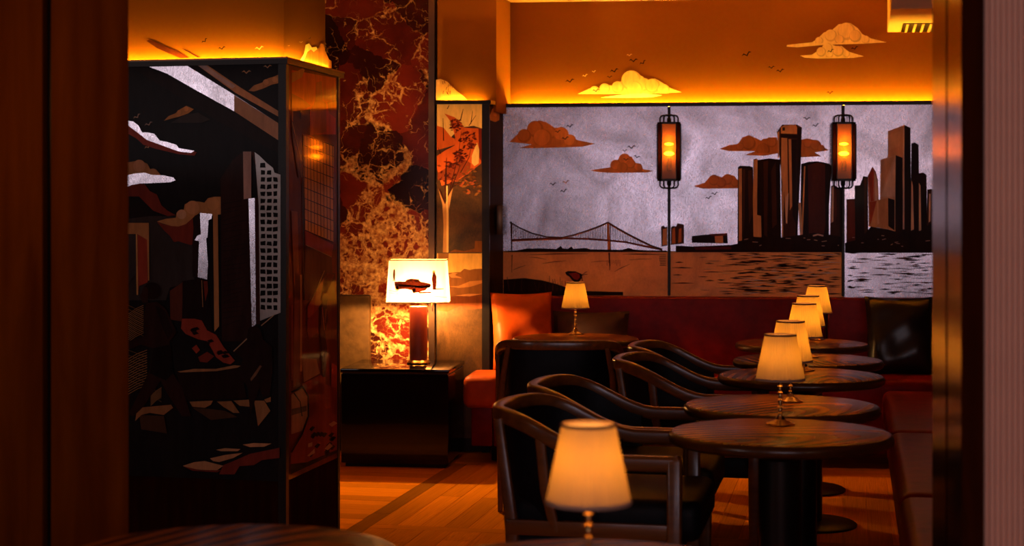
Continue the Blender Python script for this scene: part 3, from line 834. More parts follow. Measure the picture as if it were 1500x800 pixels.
A.cloud('painted_cloud', [(240, 177), (247, 170), (257, 166), (264, 160), (273, 155), (284, 160), (276, 166), (262, 171), (250, 174)], (0.60, 0.30, 0.09), [(273, 160, 4.5, 1.1), (263, 165, 4, .95)], 168)
A.begin()
A.poly([(188, 183), (205, 196), (215, 205), (240, 212), (262, 218), (288, 223), (285, 228), (262, 226), (245, 222), (228, 218), (210, 212), (200, 203), (188, 196)], RED)
A.poly([(188, 177), (195, 178), (203, 184), (208, 194), (216, 194), (226, 196), (234, 206), (245, 208), (258, 212), (262, 217), (285, 221), (280, 224), (262, 222), (240, 214), (215, 205), (205, 197), (188, 184)], WHT, 0.0001)
A.end('painted_cloud')
A.begin()
A.poly([(186, 238), (205, 235), (216, 240), (220, 248), (230, 250), (237, 258), (186, 260)], TAN)
A.disc(204, 243, 9, (0.56, 0.3, 0.14), 256, 0.00005); A.disc(224, 255, 8, (0.5, 0.27, 0.12), 257, 0.0001)
A.poly([(186, 257), (198, 254), (212, 253), (222, 256), (240, 257), (254, 260), (257, 264), (250, 267), (230, 268), (205, 269), (193, 271), (186, 274)], WHT, 0.00016)
A.poly(c2([(20, 165), (30, 160), (70, 140), (120, 150), (150, 190), (190, 210), (215, 270), (250, 300), (295, 325), (250, 330), (170, 300), (130, 260), (90, 220), (20, 220)]), DRED)
A.end('painted_cloud')
A.begin()
A.poly(c2([(190, 362), (225, 375), (270, 385), (310, 388), (350, 375), (390, 340), (400, 480), (380, 492), (340, 480), (310, 470), (285, 475), (262, 440), (230, 410)]), DRED)
A.poly(c2([(190, 360), (240, 345), (295, 340), (300, 310), (340, 295), (345, 265), (380, 245), (430, 250), (455, 255), (475, 230), (510, 222), (548, 222), (548, 320), (500, 325), (430, 310), (390, 340), (350, 375), (310, 388), (270, 385), (225, 372)]), TAN, 0.0001)
A.disc(282, 304, 10, (0.58, 0.30, 0.13), None, 0.00016); A.disc(312, 299, 9, (0.56, 0.28, 0.1), None, 0.0002); A.disc(266, 314, 7, (0.6, 0.36, 0.2), None, 0.00024)
A.end('painted_cloud')
A.begin()
A.poly(c2([(398, 330), (430, 312), (435, 430), (415, 440), (420, 480), (418, 670), (388, 668), (388, 480)]), (0.03, 0.018, 0.016))
A.poly(c2([(430, 312), (498, 318), (495, 345), (478, 352), (472, 450), (465, 452), (475, 600), (470, 685), (418, 670), (425, 470), (400, 465), (415, 440), (435, 430)]), SILVER, 0.0001)
A.poly([(312, 314), (319, 314), (321, 478), (314, 486)], TAN, 0.0001)
A.end('painted_white_tower')
A.begin()
A.poly([(323, 262), (340, 235), (356, 222), (358, 292), (368, 292), (372, 500), (325, 500)], (0.035, 0.015, 0.012))
A.poly([(356, 222), (368, 222), (368, 290), (357, 292)], (0.48, 0.34, 0.28), 0.0001)
A.poly([(364, 291), (373, 290), (375, 475), (369, 480)], SILVER, 0.0002)
A.poly([(368, 222), (373, 222), (377, 290), (373, 290), (375, 475), (381, 475), (379, 260)], (0.05, 0.016, 0.012), 0.0001)
for k in range(26):
    y = 300 + k * 7
    A.stroke([(327, y + random.uniform(-3, 3)), (345 + random.uniform(0, 20), y - 6)], 0.8, (0.018, 0.012, 0.012), 0.0003)
A.end('painted_dark_tower')
A.begin()
A.poly([(373, 223), (380, 228), (391, 239), (400, 246), (402, 253), (411, 256), (411, 458), (381, 470), (379, 300)], DULLSILVER)
for r in range(21):
    y = 239 + r * 10.4
    for k, (x0, x1) in enumerate(((381.6, 388.5), (391, 398), (400.2, 406.5))):
        if (r == 0 and k > 0) or (r == 1 and k > 1): continue
        j = lambda: random.uniform(-.8, .8)
        A.poly([(x0 + j(), y + j()), (x1 + j(), y + j()), (x1 + j(), y + 6.6 + j()), (x0 + j(), y + 6.6 + j())], (0.012, 0.010, 0.010), 0.0001)
A.end('painted_lattice_tower')
A.begin()
A.poly(c2([(20, 432), (72, 432), (74, 650), (20, 720)]), (0.05, 0.045, 0.045))
A.poly(c2([(82, 432), (135, 462), (138, 700), (90, 720), (85, 760), (80, 760)]), RED)
A.poly(c2([(20, 368), (145, 368), (147, 690), (140, 690), (135, 462), (80, 430), (20, 430)]), TAN, 0.0001)
A.poly(c2([(72, 430), (80, 430), (85, 770), (76, 770)]), (0.6, 0.36, 0.12), 0.0001)
A.end('painted_red_tower')
A.begin()
A.poly(c3([(330, 45), (440, 30), (470, 40), (500, 330), (335, 300)]), (0.02, 0.010, 0.009))
A.poly(c3([(262, 100), (335, 50), (330, 270), (265, 260)]), (0.12, 0.035, 0.02))
A.stroke(c3([(440, 40), (446, 190)]), 0.8, TAN); A.poly(c3([(450, 45), (472, 45), (475, 100), (460, 160)]), DRED, 0.0001)
A.end('painted_block')
A.begin()
A.poly(c3([(330, 255), (400, 255), (440, 265), (470, 320), (520, 345), (560, 410), (600, 460), (625, 490), (600, 510), (560, 500), (520, 470), (500, 430), (470, 380), (420, 370), (350, 340), (325, 310)]), RED)
A.poly(c3([(385, 420), (410, 400), (430, 430), (410, 450)]), RED); A.poly(c3([(420, 470), (470, 440), (510, 465), (470, 500), (430, 495)]), DRED)
for k in range(12):
    x = random.uniform(350, 590); y = 290 + (x - 350) * .75 + random.uniform(-20, 30)
    A.poly(c3([(x, y), (x + 25, y - 8), (x + 40, y + 6), (x + 12, y + 14)]), (0.02, 0.008, 0.008), 0.0001)
A.end('painted_red_foliage')
A.begin()
for (x0, y0, x1, y1) in ((30, 180, 115, 345), (30, 430, 135, 640), (155, 640, 215, 700)):
    n = 15 if x0 < 100 else 6
    for k in range(n):
        y = y0 + (y1 - y0) * k / n
        A.stroke(c3([(x0, y + 50), ((x0 + x1) / 2, y + 20), (x1, y)]), 0.8, (0.42, 0.22, 0.08))
    for k in range(n // 2):
        y = y0 + (y1 - y0) * k * 2 / n
        A.stroke(c3([(x0, y), (x1, y + 40)]), 0.5, (0.32, 0.17, 0.06))
A.end('painted_fence_hatching')['kind'] = 'stuff'
A.begin()
A.poly(c3([(300, 550), (660, 525), (690, 700), (330, 710)]), (0.022, 0.010, 0.008))
A.poly(c3([(305, 550), (400, 535), (520, 535), (620, 515), (660, 518), (640, 528), (520, 548), (400, 552), (320, 555)]), (0.40, 0.20, 0.08), 0.0001)
for pp in ([(70, 125), (235, 110), (245, 125), (200, 160), (130, 150), (90, 160), (60, 190)], [(325, 95), (440, 90), (430, 110), (400, 125), (340, 120)],
           [(460, 95), (530, 92), (570, 150), (540, 150), (490, 120)], [(540, 90), (615, 85), (620, 120), (570, 115)], [(640, 90), (690, 90), (720, 140), (660, 215), (650, 150)], [(690, 85), (722, 72), (722, 95), (700, 100)]):
    A.poly(c4(pp), (0.34, 0.16, 0.06), 0.0001)
for pp in ([(80, 160), (200, 165), (215, 250), (90, 230)], [(340, 125), (420, 130), (500, 140), (560, 170), (430, 185)]):
    A.poly(c4(pp), (0.08, 0.038, 0.018))
A.end('painted_car')
A.begin()
A.poly(c4([(470, 450), (490, 405), (540, 385), (620, 350), (765, 320), (765, 370), (680, 380), (640, 405), (570, 410), (545, 450)]), DRED)
for pp in ([(293, 408), (350, 390), (400, 385), (490, 408), (460, 430), (380, 428), (310, 418)], [(425, 372), (500, 355), (585, 345), (540, 370), (470, 390), (440, 385)],
           [(455, 330), (500, 322), (575, 327), (560, 337), (480, 337)], [(585, 305), (640, 297), (725, 300), (690, 315), (620, 317)]):
    A.poly(c4(pp), (0.55, 0.29, 0.13), 0.0001)
A.poly(c4([(293, 410), (380, 430), (480, 430), (460, 440), (340, 432)]), DRED, 0.00015)
A.end('painted_street')
A.begin()
A.poly(c3([(130, 170), (190, 160), (240, 200), (300, 330), (260, 380), (280, 560), (330, 640), (380, 800), (330, 800), (240, 660), (210, 600), (120, 740), (60, 800), (30, 790), (100, 650), (150, 540), (170, 420), (100, 400), (30, 430), (30, 380), (120, 350), (115, 260)]), (0.035, 0.013, 0.010))
A.disc(223, 426, 12.5, (0.02, 0.009, 0.008)); A.poly(c3([(95, 130), (120, 70), (140, 90), (140, 165), (110, 165)]), (0.045, 0.016, 0.011), 0.0001)
A.poly(c3([(180, 180), (235, 210), (280, 330), (250, 370), (220, 300)]), (0.022, 0.010, 0.009), 0.0001)
A.poly(c3([(170, 420), (260, 400), (280, 560), (240, 600), (150, 560)]), (0.014, 0.008, 0.008), 0.0001)
A.end('painted_running_figure')
A.begin()
A.poly(c3([(700, 310), (740, 290), (770, 320), (780, 370), (830, 410), (835, 520), (820, 690), (780, 690), (760, 640), (710, 800), (700, 640), (670, 600), (640, 560), (670, 480), (620, 440), (690, 370)]), (0.024, 0.011, 0.009))
A.poly(c3([(765, 515), (775, 520), (745, 570), (715, 605), (712, 590), (740, 550)]), (0.2, 0.1, 0.05), 0.0001)
A.stroke(c3([(618, 437), (692, 367)]), 1.6, (0.4, 0.26, 0.14)); A.stroke(c3([(772, 294), (842, 236)]), 1.4, (0.4, 0.26, 0.14))
A.end('painted_standing_figure')

A = Art(LR, side, True)
A.one('painted_red_sky', c1([(942, 200), (1188, 245), (1188, 560), (1045, 560), (942, 520)]), (0.75, 0.10, 0.02))  # red sky; its tone also imitates cove glow mirrored in the panel
A.begin()
A.poly(c1([(942, 215), (975, 205), (1005, 190), (1015, 200), (1000, 240), (960, 262), (942, 272)]), (0.6, 0.22, 0.06))
A.poly(c1([(942, 330), (1000, 360), (1050, 400), (1000, 425), (955, 475), (942, 485)]), (0.48, 0.11, 0.03)); A.poly(c1([(1140, 380), (1188, 370), (1188, 470), (1150, 440)]), (0.45, 0.09, 0.025))
A.poly(c1([(950, 430), (1045, 420), (1045, 560), (1000, 560), (950, 500)]), (0.09, 0.018, 0.010), 0.0001)
A.end('painted_cloud')
A.one('painted_red_tower', c1([(1080, 270), (1110, 262), (1115, 370), (1135, 390), (1135, 545), (1045, 565), (1050, 420), (1075, 370)]), (0.55, 0.11, 0.03))
A.begin()
A.poly([(443.8, 197), (488.8, 214), (488.8, 355), (446.5, 337.6)], (0.95, 0.40, 0.08))
for k in range(10):
    f = k / 9
    A.stroke([(443.8 + 2.7 * f, 197 + 140 * f), (488.8, 214 + 141 * f)], 1.1, (0.05, 0.018, 0.010))
for k in range(10):
    x = 445 + k * 4.7; ya = 197 + (x - 443.8) * .378; yb = 337 + (x - 446.5) * .41
    A.stroke([(x, ya), (x + 1, (ya + yb) / 2), (x + 1.6, yb)], 0.9, (0.10, 0.035, 0.015))
A.end('painted_window_grid')
A.begin()
A.poly(c2([(1015, 410), (1175, 490), (1165, 555), (1020, 490)]), (0.42, 0.06, 0.02))
A.poly(c2([(1020, 492), (1165, 560), (1180, 800), (1010, 800)]), (0.12, 0.035, 0.018))
A.stroke(c2([(1020, 490), (1165, 558)]), 1.0, TAN)
A.end('painted_red_band')
A.begin()
A.poly(c1([(942, 480), (1000, 560), (1008, 800), (980, 800), (945, 560)]), (0.12, 0.035, 0.015)); A.stroke(c1([(945, 490), (985, 660), (1000, 800)]), 0.9, TAN)
A.poly(c2([(940, 300), (975, 305), (985, 800), (960, 800)]), (0.40, 0.12, 0.04)); A.poly(c3([(960, 0), (985, 0), (985, 620), (950, 640)]), (0.30, 0.085, 0.03)); A.poly(c3([(989, 10), (1000, 10), (1000, 550), (988, 550)]), (0.52, 0.2, 0.06))
A.poly(c3([(940, 180), (950, 180), (950, 600), (940, 600)]), (0.3, 0.05, 0.02)); A.stroke(c2([(1005, 20), (1012, 800)]), 1.4, (0.05, 0.02, 0.012))
A.end('painted_lamp_posts')
A.begin()
A.poly(c3([(1100, 60), (1140, 0), (1180, 10), (1130, 130), (1060, 250), (1030, 250), (1030, 190)]), (0.38, 0.06, 0.02)); A.poly(c3([(1030, 260), (1090, 200), (1090, 330), (1040, 370), (1030, 330)]), (0.28, 0.04, 0.018))
A.stroke(c2([(1125, 635), (1055, 800)]), 0.9, TAN); A.poly(c2([(1130, 640), (1185, 650), (1185, 800), (1100, 800)]), (0.12, 0.03, 0.018)); A.poly(c3([(1000, 470), (1080, 480), (1100, 560), (1010, 610)]), (0.45, 0.2, 0.08))
A.end('painted_awning')
A.begin()
A.poly(c3([(1000, 620), (1100, 570), (1130, 580), (1130, 800), (1030, 800), (1020, 690)]), (0.34, 0.045, 0.018)); A.poly(c3([(1165, 500), (1195, 520), (1195, 800), (1160, 760)]), (0.40, 0.05, 0.02))
A.poly(c4([(820, 330), (870, 270), (900, 200), (890, 60), (960, 0), (1045, 30), (1045, 340), (900, 400), (820, 400)]), (0.30, 0.04, 0.016))
A.poly(c4([(820, 400), (900, 390), (1045, 330), (1045, 345), (820, 450)]), (0.03, 0.012, 0.008), 0.0001)
for k in range(16):
    x = random.uniform(900, 1020); y = 230 + random.uniform(0, 130)
    A.poly(c4([(x, y), (x + 18, y - 16), (x + 30, y - 10), (x + 14, y + 10)]), (0.025, 0.01, 0.008), 0.0001)
for pp in ([(1005, 205), (1030, 190), (1048, 200), (1020, 218)], [(985, 325), (1010, 297), (1025, 312), (1000, 332)], [(900, 360), (935, 325), (938, 345), (910, 362)], [(905, 300), (925, 293), (925, 312), (905, 318)]):
    A.poly(c4(pp), (0.58, 0.30, 0.13), 0.0002)
A.end('painted_red_street')
A.begin()
A.poly(c3([(1112, 130), (1130, 110), (1146, 130), (1138, 190), (1146, 260), (1128, 330), (1140, 420), (1130, 580), (1115, 580), (1105, 420), (1100, 300), (1108, 200)]), (0.09, 0.02, 0.014))
A.stroke(c3([(1112, 190), (1125, 320), (1135, 200)]), 1.2, (0.4, 0.08, 0.03))
A.end('painted_walking_figure')
A.begin()
A.poly(c3([(940, 680), (1000, 640), (1028, 690), (1030, 800), (1000, 880), (940, 900)]), (0.40, 0.19, 0.08)); A.stroke(c3([(940, 665), (1005, 635), (1035, 690), (1035, 800), (1000, 900), (940, 1000)]), 2.4, (0.02, 0.010, 0.008))
A.stroke(c3([(955, 670), (990, 720), (1000, 800)]), 1.6, (0.03, 0.012, 0.008), 0.0002); A.poly(c3([(942, 760), (1026, 740), (1026, 770), (942, 795)]), (0.12, 0.05, 0.03), 0.0001)
A.end('painted_wheel')
# paint on the upper shaft
SH = Plane((i0.x, i0.y), (i0.x + LFd.x, i0.y + LFd.y)); SHR = Plane((i0.x, i0.y), (i0.x + LRd.x, i0.y + LRd.y))
A = Art(SH, shaft)
A.begin()
A.poly(c1([(132, 38), (145, 32), (180, 42), (240, 70), (300, 92), (372, 132), (320, 134), (250, 105), (190, 78)]), (0.07, 0.014, 0.004)); A.poly(c1([(325, 78), (350, 86), (432, 130), (415, 130)]), (0.05, 0.012, 0.004))
A.end('painted_bridge_tip')
for x, y, s, t, cc in ((300, 60, 11, -.6, BK), (325, 71, 12, -.1, BK), (380, 71, 14, -.1, TN)): A.begin(); A.bird(x, y, s, t, cc); A.end('painted_bird')
A = Art(SHR, shaft)
A.begin()
A.poly(c1([(990, 145), (1010, 110), (1020, 60), (1040, 52), (1055, 75), (1080, 70), (1090, 95), (1050, 145), (1010, 170)]), (1.0, 0.75, 0.4))
A.poly(c1([(1010, 150), (1030, 100), (1050, 85), (1065, 100), (1090, 80), (1105, 52), (1120, 55), (1130, 95), (1150, 140), (1165, 150), (1165, 190), (1080, 180)]), (0.5, 0.2, 0.05), 0.0002)
A.end('painted_cloud')
for x, y, s, t, cc in ((454, 56, 5, -.6, BK), (441, 62, 6, 0, TN), (423, 67, 4, 0, TN)): A.begin(); A.bird(x, y, s, t, cc); A.end('painted_bird')

# ================================================================== MARBLE PIER AND TREE COLUMN
MY = 8.25 * YS
MP = Plane((-1.5, MY), (0.5, MY))
xa, xb = MP.ground(430)[0], MP.ground(628)[0]
mb = MB(); mb.box((xa, MY, 0), (xb, MY + 0.5, CEIL_Z), marble())
pier = tag(mb.build('marble_pier'), 'dark red marble pier with golden veins rising behind the printed lamp', 'pier')
mb = MB(); mb.box((xb + 0.001, MY - 0.05, 0), (MP.ground(637)[0], MY + 0.25, CEIL_Z), BRONZE)
struct(mb.build('trim_2'), 'tall dark bronze strip beside the marble pier')

TP = Plane(at(-0.43, 8.11), at(-0.13, 8.09))
ta = Vector(TP.ground(638)); tb = Vector(TP.ground(716))
tree = thing('tree_column', 'narrow column panelled with a painted red-leaved tree beside the marble', 'column', (ta.x, ta.y, 0))
bpy.context.view_layer.update()
TD = (tb - ta).normalized(); TL = (tb - ta).length
TS = Vector(at(0.085, 0.27)).normalized()
TSP = Plane((tb.x, tb.y), (tb.x + TS.x, tb.y + TS.y))
lp = Vector(TP.ground(640)); rp = Vector(TP.ground(706))
sheet_w = (rp - lp).length
TSEAM = TP.pt(670, 370).z
up = quadprism(lp, TD, sheet_w, -TP.n, 0.02, TSEAM + 0.001, LEDGE_Z - 0.022, GOLDLEAF, 'upper_sheet', tree)
lo = quadprism(lp, TD, sheet_w, -TP.n, 0.02, 0.08, TSEAM - 0.001, GOLDLEAF, 'lower_sheet', tree)
quadprism(rp + TP.n * 0.004, TD, (tb - rp).length + 0.004, -TP.n, 0.05, 0, LEDGE_Z - 0.022, BLACK, 'corner_post', tree)
quadprism(tb + TS * 0.03 - TD * 0.0, TS, 0.27, -TSP.n, 0.015, 0.08, LEDGE_Z - 0.022, paint((0.03, 0.014, 0.01)), 'return_panel', tree)
quadprism(ta + TP.n * 0.014, TD, TL + 0.012, TS, 0.06, LEDGE_Z - 0.022, LEDGE_Z, BLACK, 'top_ledge', tree)
quadprism(tb + TP.n * 0.014 - TD * 0.05, TD, 0.062, TS, 0.285, LEDGE_Z - 0.022, LEDGE_Z, BLACK, 'return_ledge', tree)
quadprism(ta + TS * 0.075, TD, TL - 0.01, TS, 0.012, LEDGE_Z - 0.03, LEDGE_Z - 0.018, LED, 'led_strip', tree)
quadprism(ta - TP.n * 0.09, TD, TL + 0.035, TS, 0.3, LEDGE_Z - 0.06, CEIL_Z, WALL, 'upper_shaft', tree)
quadprism(ta - TP.n * 0.03, TD, TL - 0.02, TS, 0.2, 0, LEDGE_Z - 0.06, BLACK, 'core', tree)
sw = P(732, 322, 8.2 * YS)
mb = MB(); mb.box((sw.x - 0.018, sw.y - 0.03, sw.z - 0.085), (sw.x + 0.018, sw.y + 0.03, sw.z + 0.085), BRONZE, 0.004)
adopt(mb.build('switch_box'), tree)
shaft_t = [o for o in bpy.data.objects if o.parent == tree and o.name.startswith('upper_shaft')][0]

A = Art(TP, up)
ct = cr(625, 110, 3.636); cv = cr(625, 320, 3.636)
A.begin()
A.poly(ct([(55, 155), (295, 155), (295, 285), (250, 270), (180, 280), (130, 330), (100, 350), (55, 390)]), (0.80, 0.52, 0.17))
A.poly(ct([(55, 270), (90, 280), (130, 330), (150, 340), (152, 372), (55, 400), (55, 330)]), (0.52, 0.10, 0.02), 0.0001)
A.poly(ct([(95, 205), (150, 225), (185, 255), (200, 280), (290, 285), (290, 470), (240, 510), (170, 560), (80, 590), (55, 500), (55, 430), (100, 400), (150, 375), (152, 330), (130, 250)]), (0.55, 0.10, 0.02), 0.0001)
A.poly(ct([(240, 430), (268, 358), (280, 400), (277, 470), (255, 485), (240, 470)]), (0.80, 0.52, 0.17), 0.0002)
A.poly(ct([(130, 480), (190, 440), (235, 470), (230, 510), (160, 560), (60, 560), (60, 520)]), (0.24, 0.045, 0.015), 0.00015)
A.poly(ct([(276, 285), (292, 285), (292, 460), (280, 440)]), (0.16, 0.02, 0.012), 0.0002)
A.end('painted_red_foliage')
A.begin()
for cx, cy, rr, n in ((155, 268, 32, 40), (222, 345, 44, 62), (180, 440, 40, 44), (110, 520, 55, 50), (210, 550, 62, 40), (240, 590, 50, 30)):
    for k in range(n):
        a = random.uniform(0, 6.28); r = rr * math.sqrt(random.random())
        x, y = cx + r * math.cos(a), cy + r * math.sin(a) * 1.1
        t = random.uniform(-.9, .4); s = random.uniform(7, 15)
        A.poly(ct([(x - s * math.cos(t), y - s * math.sin(t)), (x + s * .35 * math.sin(t), y - s * .45), (x + s * math.cos(t), y + s * math.sin(t)), (x - s * .35 * math.sin(t), y + s * .45)]),
               random.choice([(0.06, 0.010, 0.008), (0.12, 0.014, 0.008), (0.22, 0.04, 0.012)] if cy < 530 else [(0.20, 0.08, 0.02), (0.28, 0.06, 0.02), (0.12, 0.04, 0.012)]), 0.00003 * (k % 7))
A.end('painted_leaves')['kind'] = 'stuff'
A.begin()
for pts, wd in (([(100, 660), (102, 540), (106, 440)], [3.2, 3, .8]), ([(112, 670), (145, 570), (180, 480)], [2.2, 1.6, .6]), ([(112, 660), (170, 420), (185, 300)], [1.6, 1.0, .5]),
                ([(100, 690), (75, 620), (55, 600)], [2.4, 1.6, .8]), ([(180, 520), (225, 440), (240, 370)], [1.4, 1.0, .5]), ([(90, 350), (87, 230)], [1.8, .6]), ([(180, 240), (195, 180)], [1.6, .6]),
                ([(225, 270), (262, 215)], [1.0, .5]), ([(130, 600), (200, 560)], [1.2, .5]), ([(75, 420), (60, 385)], [1.2, .5]), ([(110, 180), (120, 160)], [1.4, .6]), ([(235, 260), (245, 190)], [1.2, .5])):
    A.stroke(ct(pts), wd, (0.05, 0.012, 0.008))
A.end('painted_branches')
A.begin()
A.poly(ct([(60, 600), (80, 650), (98, 690), (112, 650), (140, 600), (130, 650), (118, 720), (118, 800), (116, 945), (86, 945), (90, 800), (84, 690)]), (0.42, 0.2, 0.07))
A.poly(ct([(104, 590), (112, 588), (110, 690), (116, 740), (116, 945), (106, 945), (106, 700)]), (0.75, 0.48, 0.18), 0.0001)
A.poly(cv([(120, 180), (150, 165), (200, 175), (255, 160), (258, 120), (295, 120), (295, 180)]), (0.20, 0.07, 0.02))
A.end('painted_trunk')
A = Art(TP, lo)
A.one('painted_water', cv([(55, 186), (295, 186), (295, 300), (55, 300)]), (0.72, 0.42, 0.10))
A.begin()
A.poly(cv([(55, 300), (118, 290), (180, 285), (200, 268), (230, 275), (250, 270), (295, 268), (295, 420), (55, 430)]), (0.20, 0.075, 0.02))
A.poly(cv([(118, 362), (170, 360), (230, 335), (295, 330), (295, 345), (230, 365), (170, 370)]), (0.46, 0.19, 0.05), 0.0001)
A.poly(cv([(118, 300), (140, 290), (165, 292), (150, 302), (190, 318), (130, 315)]), (0.46, 0.2, 0.06), 0.0001)
A.poly(cv([(55, 425), (170, 412), (295, 405), (295, 480), (230, 485), (180, 465), (110, 497), (55, 490)]), (0.15, 0.04, 0.012), 0.0002)
A.poly(cv([(150, 412), (220, 402), (295, 403), (230, 415)]), (0.55, 0.24, 0.08), 0.0003)
A.poly(cv([(60, 186), (118, 186), (112, 300), (62, 300)]), (0.24, 0.1, 0.03), 0.0003)
A.end('painted_hills')
A = Art(TSP, [o for o in bpy.data.objects if o.parent == tree and o.name.startswith('return_panel')][0])
A.cloud('painted_cloud', ct([(337, 215), (350, 180), (370, 170), (388, 200), (388, 240), (365, 250), (337, 240)]), (0.40, 0.17, 0.06), [(726, 168, 3.5, 1.2)], 176)
A = Art(Plane(tuple(ta - TP.n * 0.09), tuple(ta - TP.n * 0.09 + TD)), shaft_t)
A.begin()
A.poly(ct([(50, 25), (75, 20), (110, 35), (135, 60), (160, 85), (195, 110), (215, 132), (50, 132)]), (0.72, 0.42, 0.16))
for k in range(14):
    x = random.uniform(65, 140); y = random.uniform(45, 110)
    A.stroke(ct([(x, y), (x + random.uniform(-6, 8), y - 16)]), 0.8, (0.16, 0.03, 0.015))
A.end('painted_tree_top')

# ================================================================== FOREGROUND OPENING
E = Vector(at(-0.886, 3.30)); VD = Vector(V)
mb = MB()
g0, g1 = 0.205, 0.228     # dark gap between two boards
wl = thing('wood_screen', 'dark mahogany panelling of two boards at the far left edge', 'wall panel', (E.x - 0.9, E.y + 0.21, 0))
bpy.context.view_layer.update()
del wl['category']; wl['kind'] = 'structure'; wl.name = 'trim_3'
def board(a, b, th, mat, name):
    p = E - VD * a; q = E - VD * b; n = Vector((-U[0] * -1, U[1])) * th
    end = Vector(at(-0.268, 1.0)).normalized() * th if a == 0 else n
    mb = MB(); mb.prism([tuple(p), tuple(q), tuple(q + n), tuple(p + end)], 0, CEIL_Z, mat)
    return adopt(mb.build(name), wl)
k188 = 0.0
def kpx(px):   # distance along the screen where column px falls
    r = (px - 750) / F
    return (E.x - r * E.y) / (V[0] - r * V[1])
board(0.0, kpx(75), 0.04, JAMBWOOD, 'panel_board')
board(kpx(62), 1.15, 0.04, JAMBWOOD, 'panel_board')
pb = board(kpx(75) - 0.0005, kpx(62) + 0.0005, 0.012, BLACK, 'shadow_gap')
pb.location = Vector((U[0] * 0.025, U[1] * 0.025, 0))

P1 = Vector(at(0.912, 3.10)); P2 = Vector(at(0.8555, 2.721)); JD = (P1 - P2).normalized(); JN = Vector((JD.y, -JD.x))
jamb = bpy.data.objects.new('trim_4', None); jamb.location = (P2.x, P2.y, 0); C.objects.link(jamb)
struct(jamb, 'brushed bronze door jamb at the right of the opening'); bpy.context.view_layer.update()
JL = (P1 - P2).length
quadprism(P1, -JD, JL * 0.50, JN, 0.03, 0, CEIL_Z, BRUSHED, 'jamb_strip', jamb)
quadprism(P2, JD, JL * 0.44, JN, 0.03, 0, CEIL_Z, BRUSHED, 'jamb_strip', jamb)
quadprism(P2 + JN * 0.012, JD, JL, JN, 0.03, 0, CEIL_Z, BLACK, 'jamb_core', jamb)
quadprism(P2 + JD * -0.004 + VD * 0.0005, VD, 0.040, JD, JL * 0.9, 0, CEIL_Z, DARKWOOD, 'frame_board', jamb)
wr = thing('wall_front', 'pale pink fluted wall panel at the right edge', 'wall', (P2.x + 0.06, P2.y, 0))
del wr['category']; wr['kind'] = 'structure'; bpy.context.view_layer.update()
f0 = P2 + VD * 0.0415 + JD * 0.012
quadprism(f0, VD, 0.30, JD, 0.2, 0, CEIL_Z, FLUTE, 'backing_panel', wr)
fl = None
for k in range(28):
    b0 = f0 + VD * (0.0105 * k + 0.0055)
    if fl is None:
        mb = MB()
        pts = [(0.0048 * math.cos(a), 0.006 * math.sin(a)) for a in [math.pi * i / 6 for i in range(7)]]
        mb.prism([(VD.x * s + -JD.x * t, VD.y * s + -JD.y * t) for s, t in pts], 0, CEIL_Z, FLUTE)
        fl = mb.build('flute'); o = fl
    else:
        o = fl.copy(); C.objects.link(o)
    o.location = (b0.x, b0.y, 0)
    adopt(o, wr)

# ================================================================== CEILING VENT
vz = BACKW.pt(1320, 47).z
va = Vector(BACKW.ground(1300)); 
vent = thing('ceiling_vent', 'boxed air vent with slotted grille under the ceiling, top right corner', 'vent', (va.x, va.y, vz))
bpy.context.view_layer.update()
NB = BACKW.n; TB = BACKW.t if BACKW.t.x > 0 else -BACKW.t
UD = -Vector(U)
VB = plain('vent_box_paint', (0.72, 0.42, 0.2), 0.6, var=0.05)
quadprism(va, TB, 0.75, UD, 1.1, vz, CEIL_Z, VB, 'vent_box', vent)
quadprism(va + TB * 0.075 + UD * 0.03, TB, 0.55, UD, 0.42, vz - 0.004, vz - 0.0005, BLACK, 'grille_recess', vent)
for k in range(13):
    quadprism(va + TB * (0.095 + 0.0425 * k) + UD * 0.03, TB, 0.013, UD, 0.42, vz - 0.007, vz - 0.003, VB, 'grille_slat', vent)

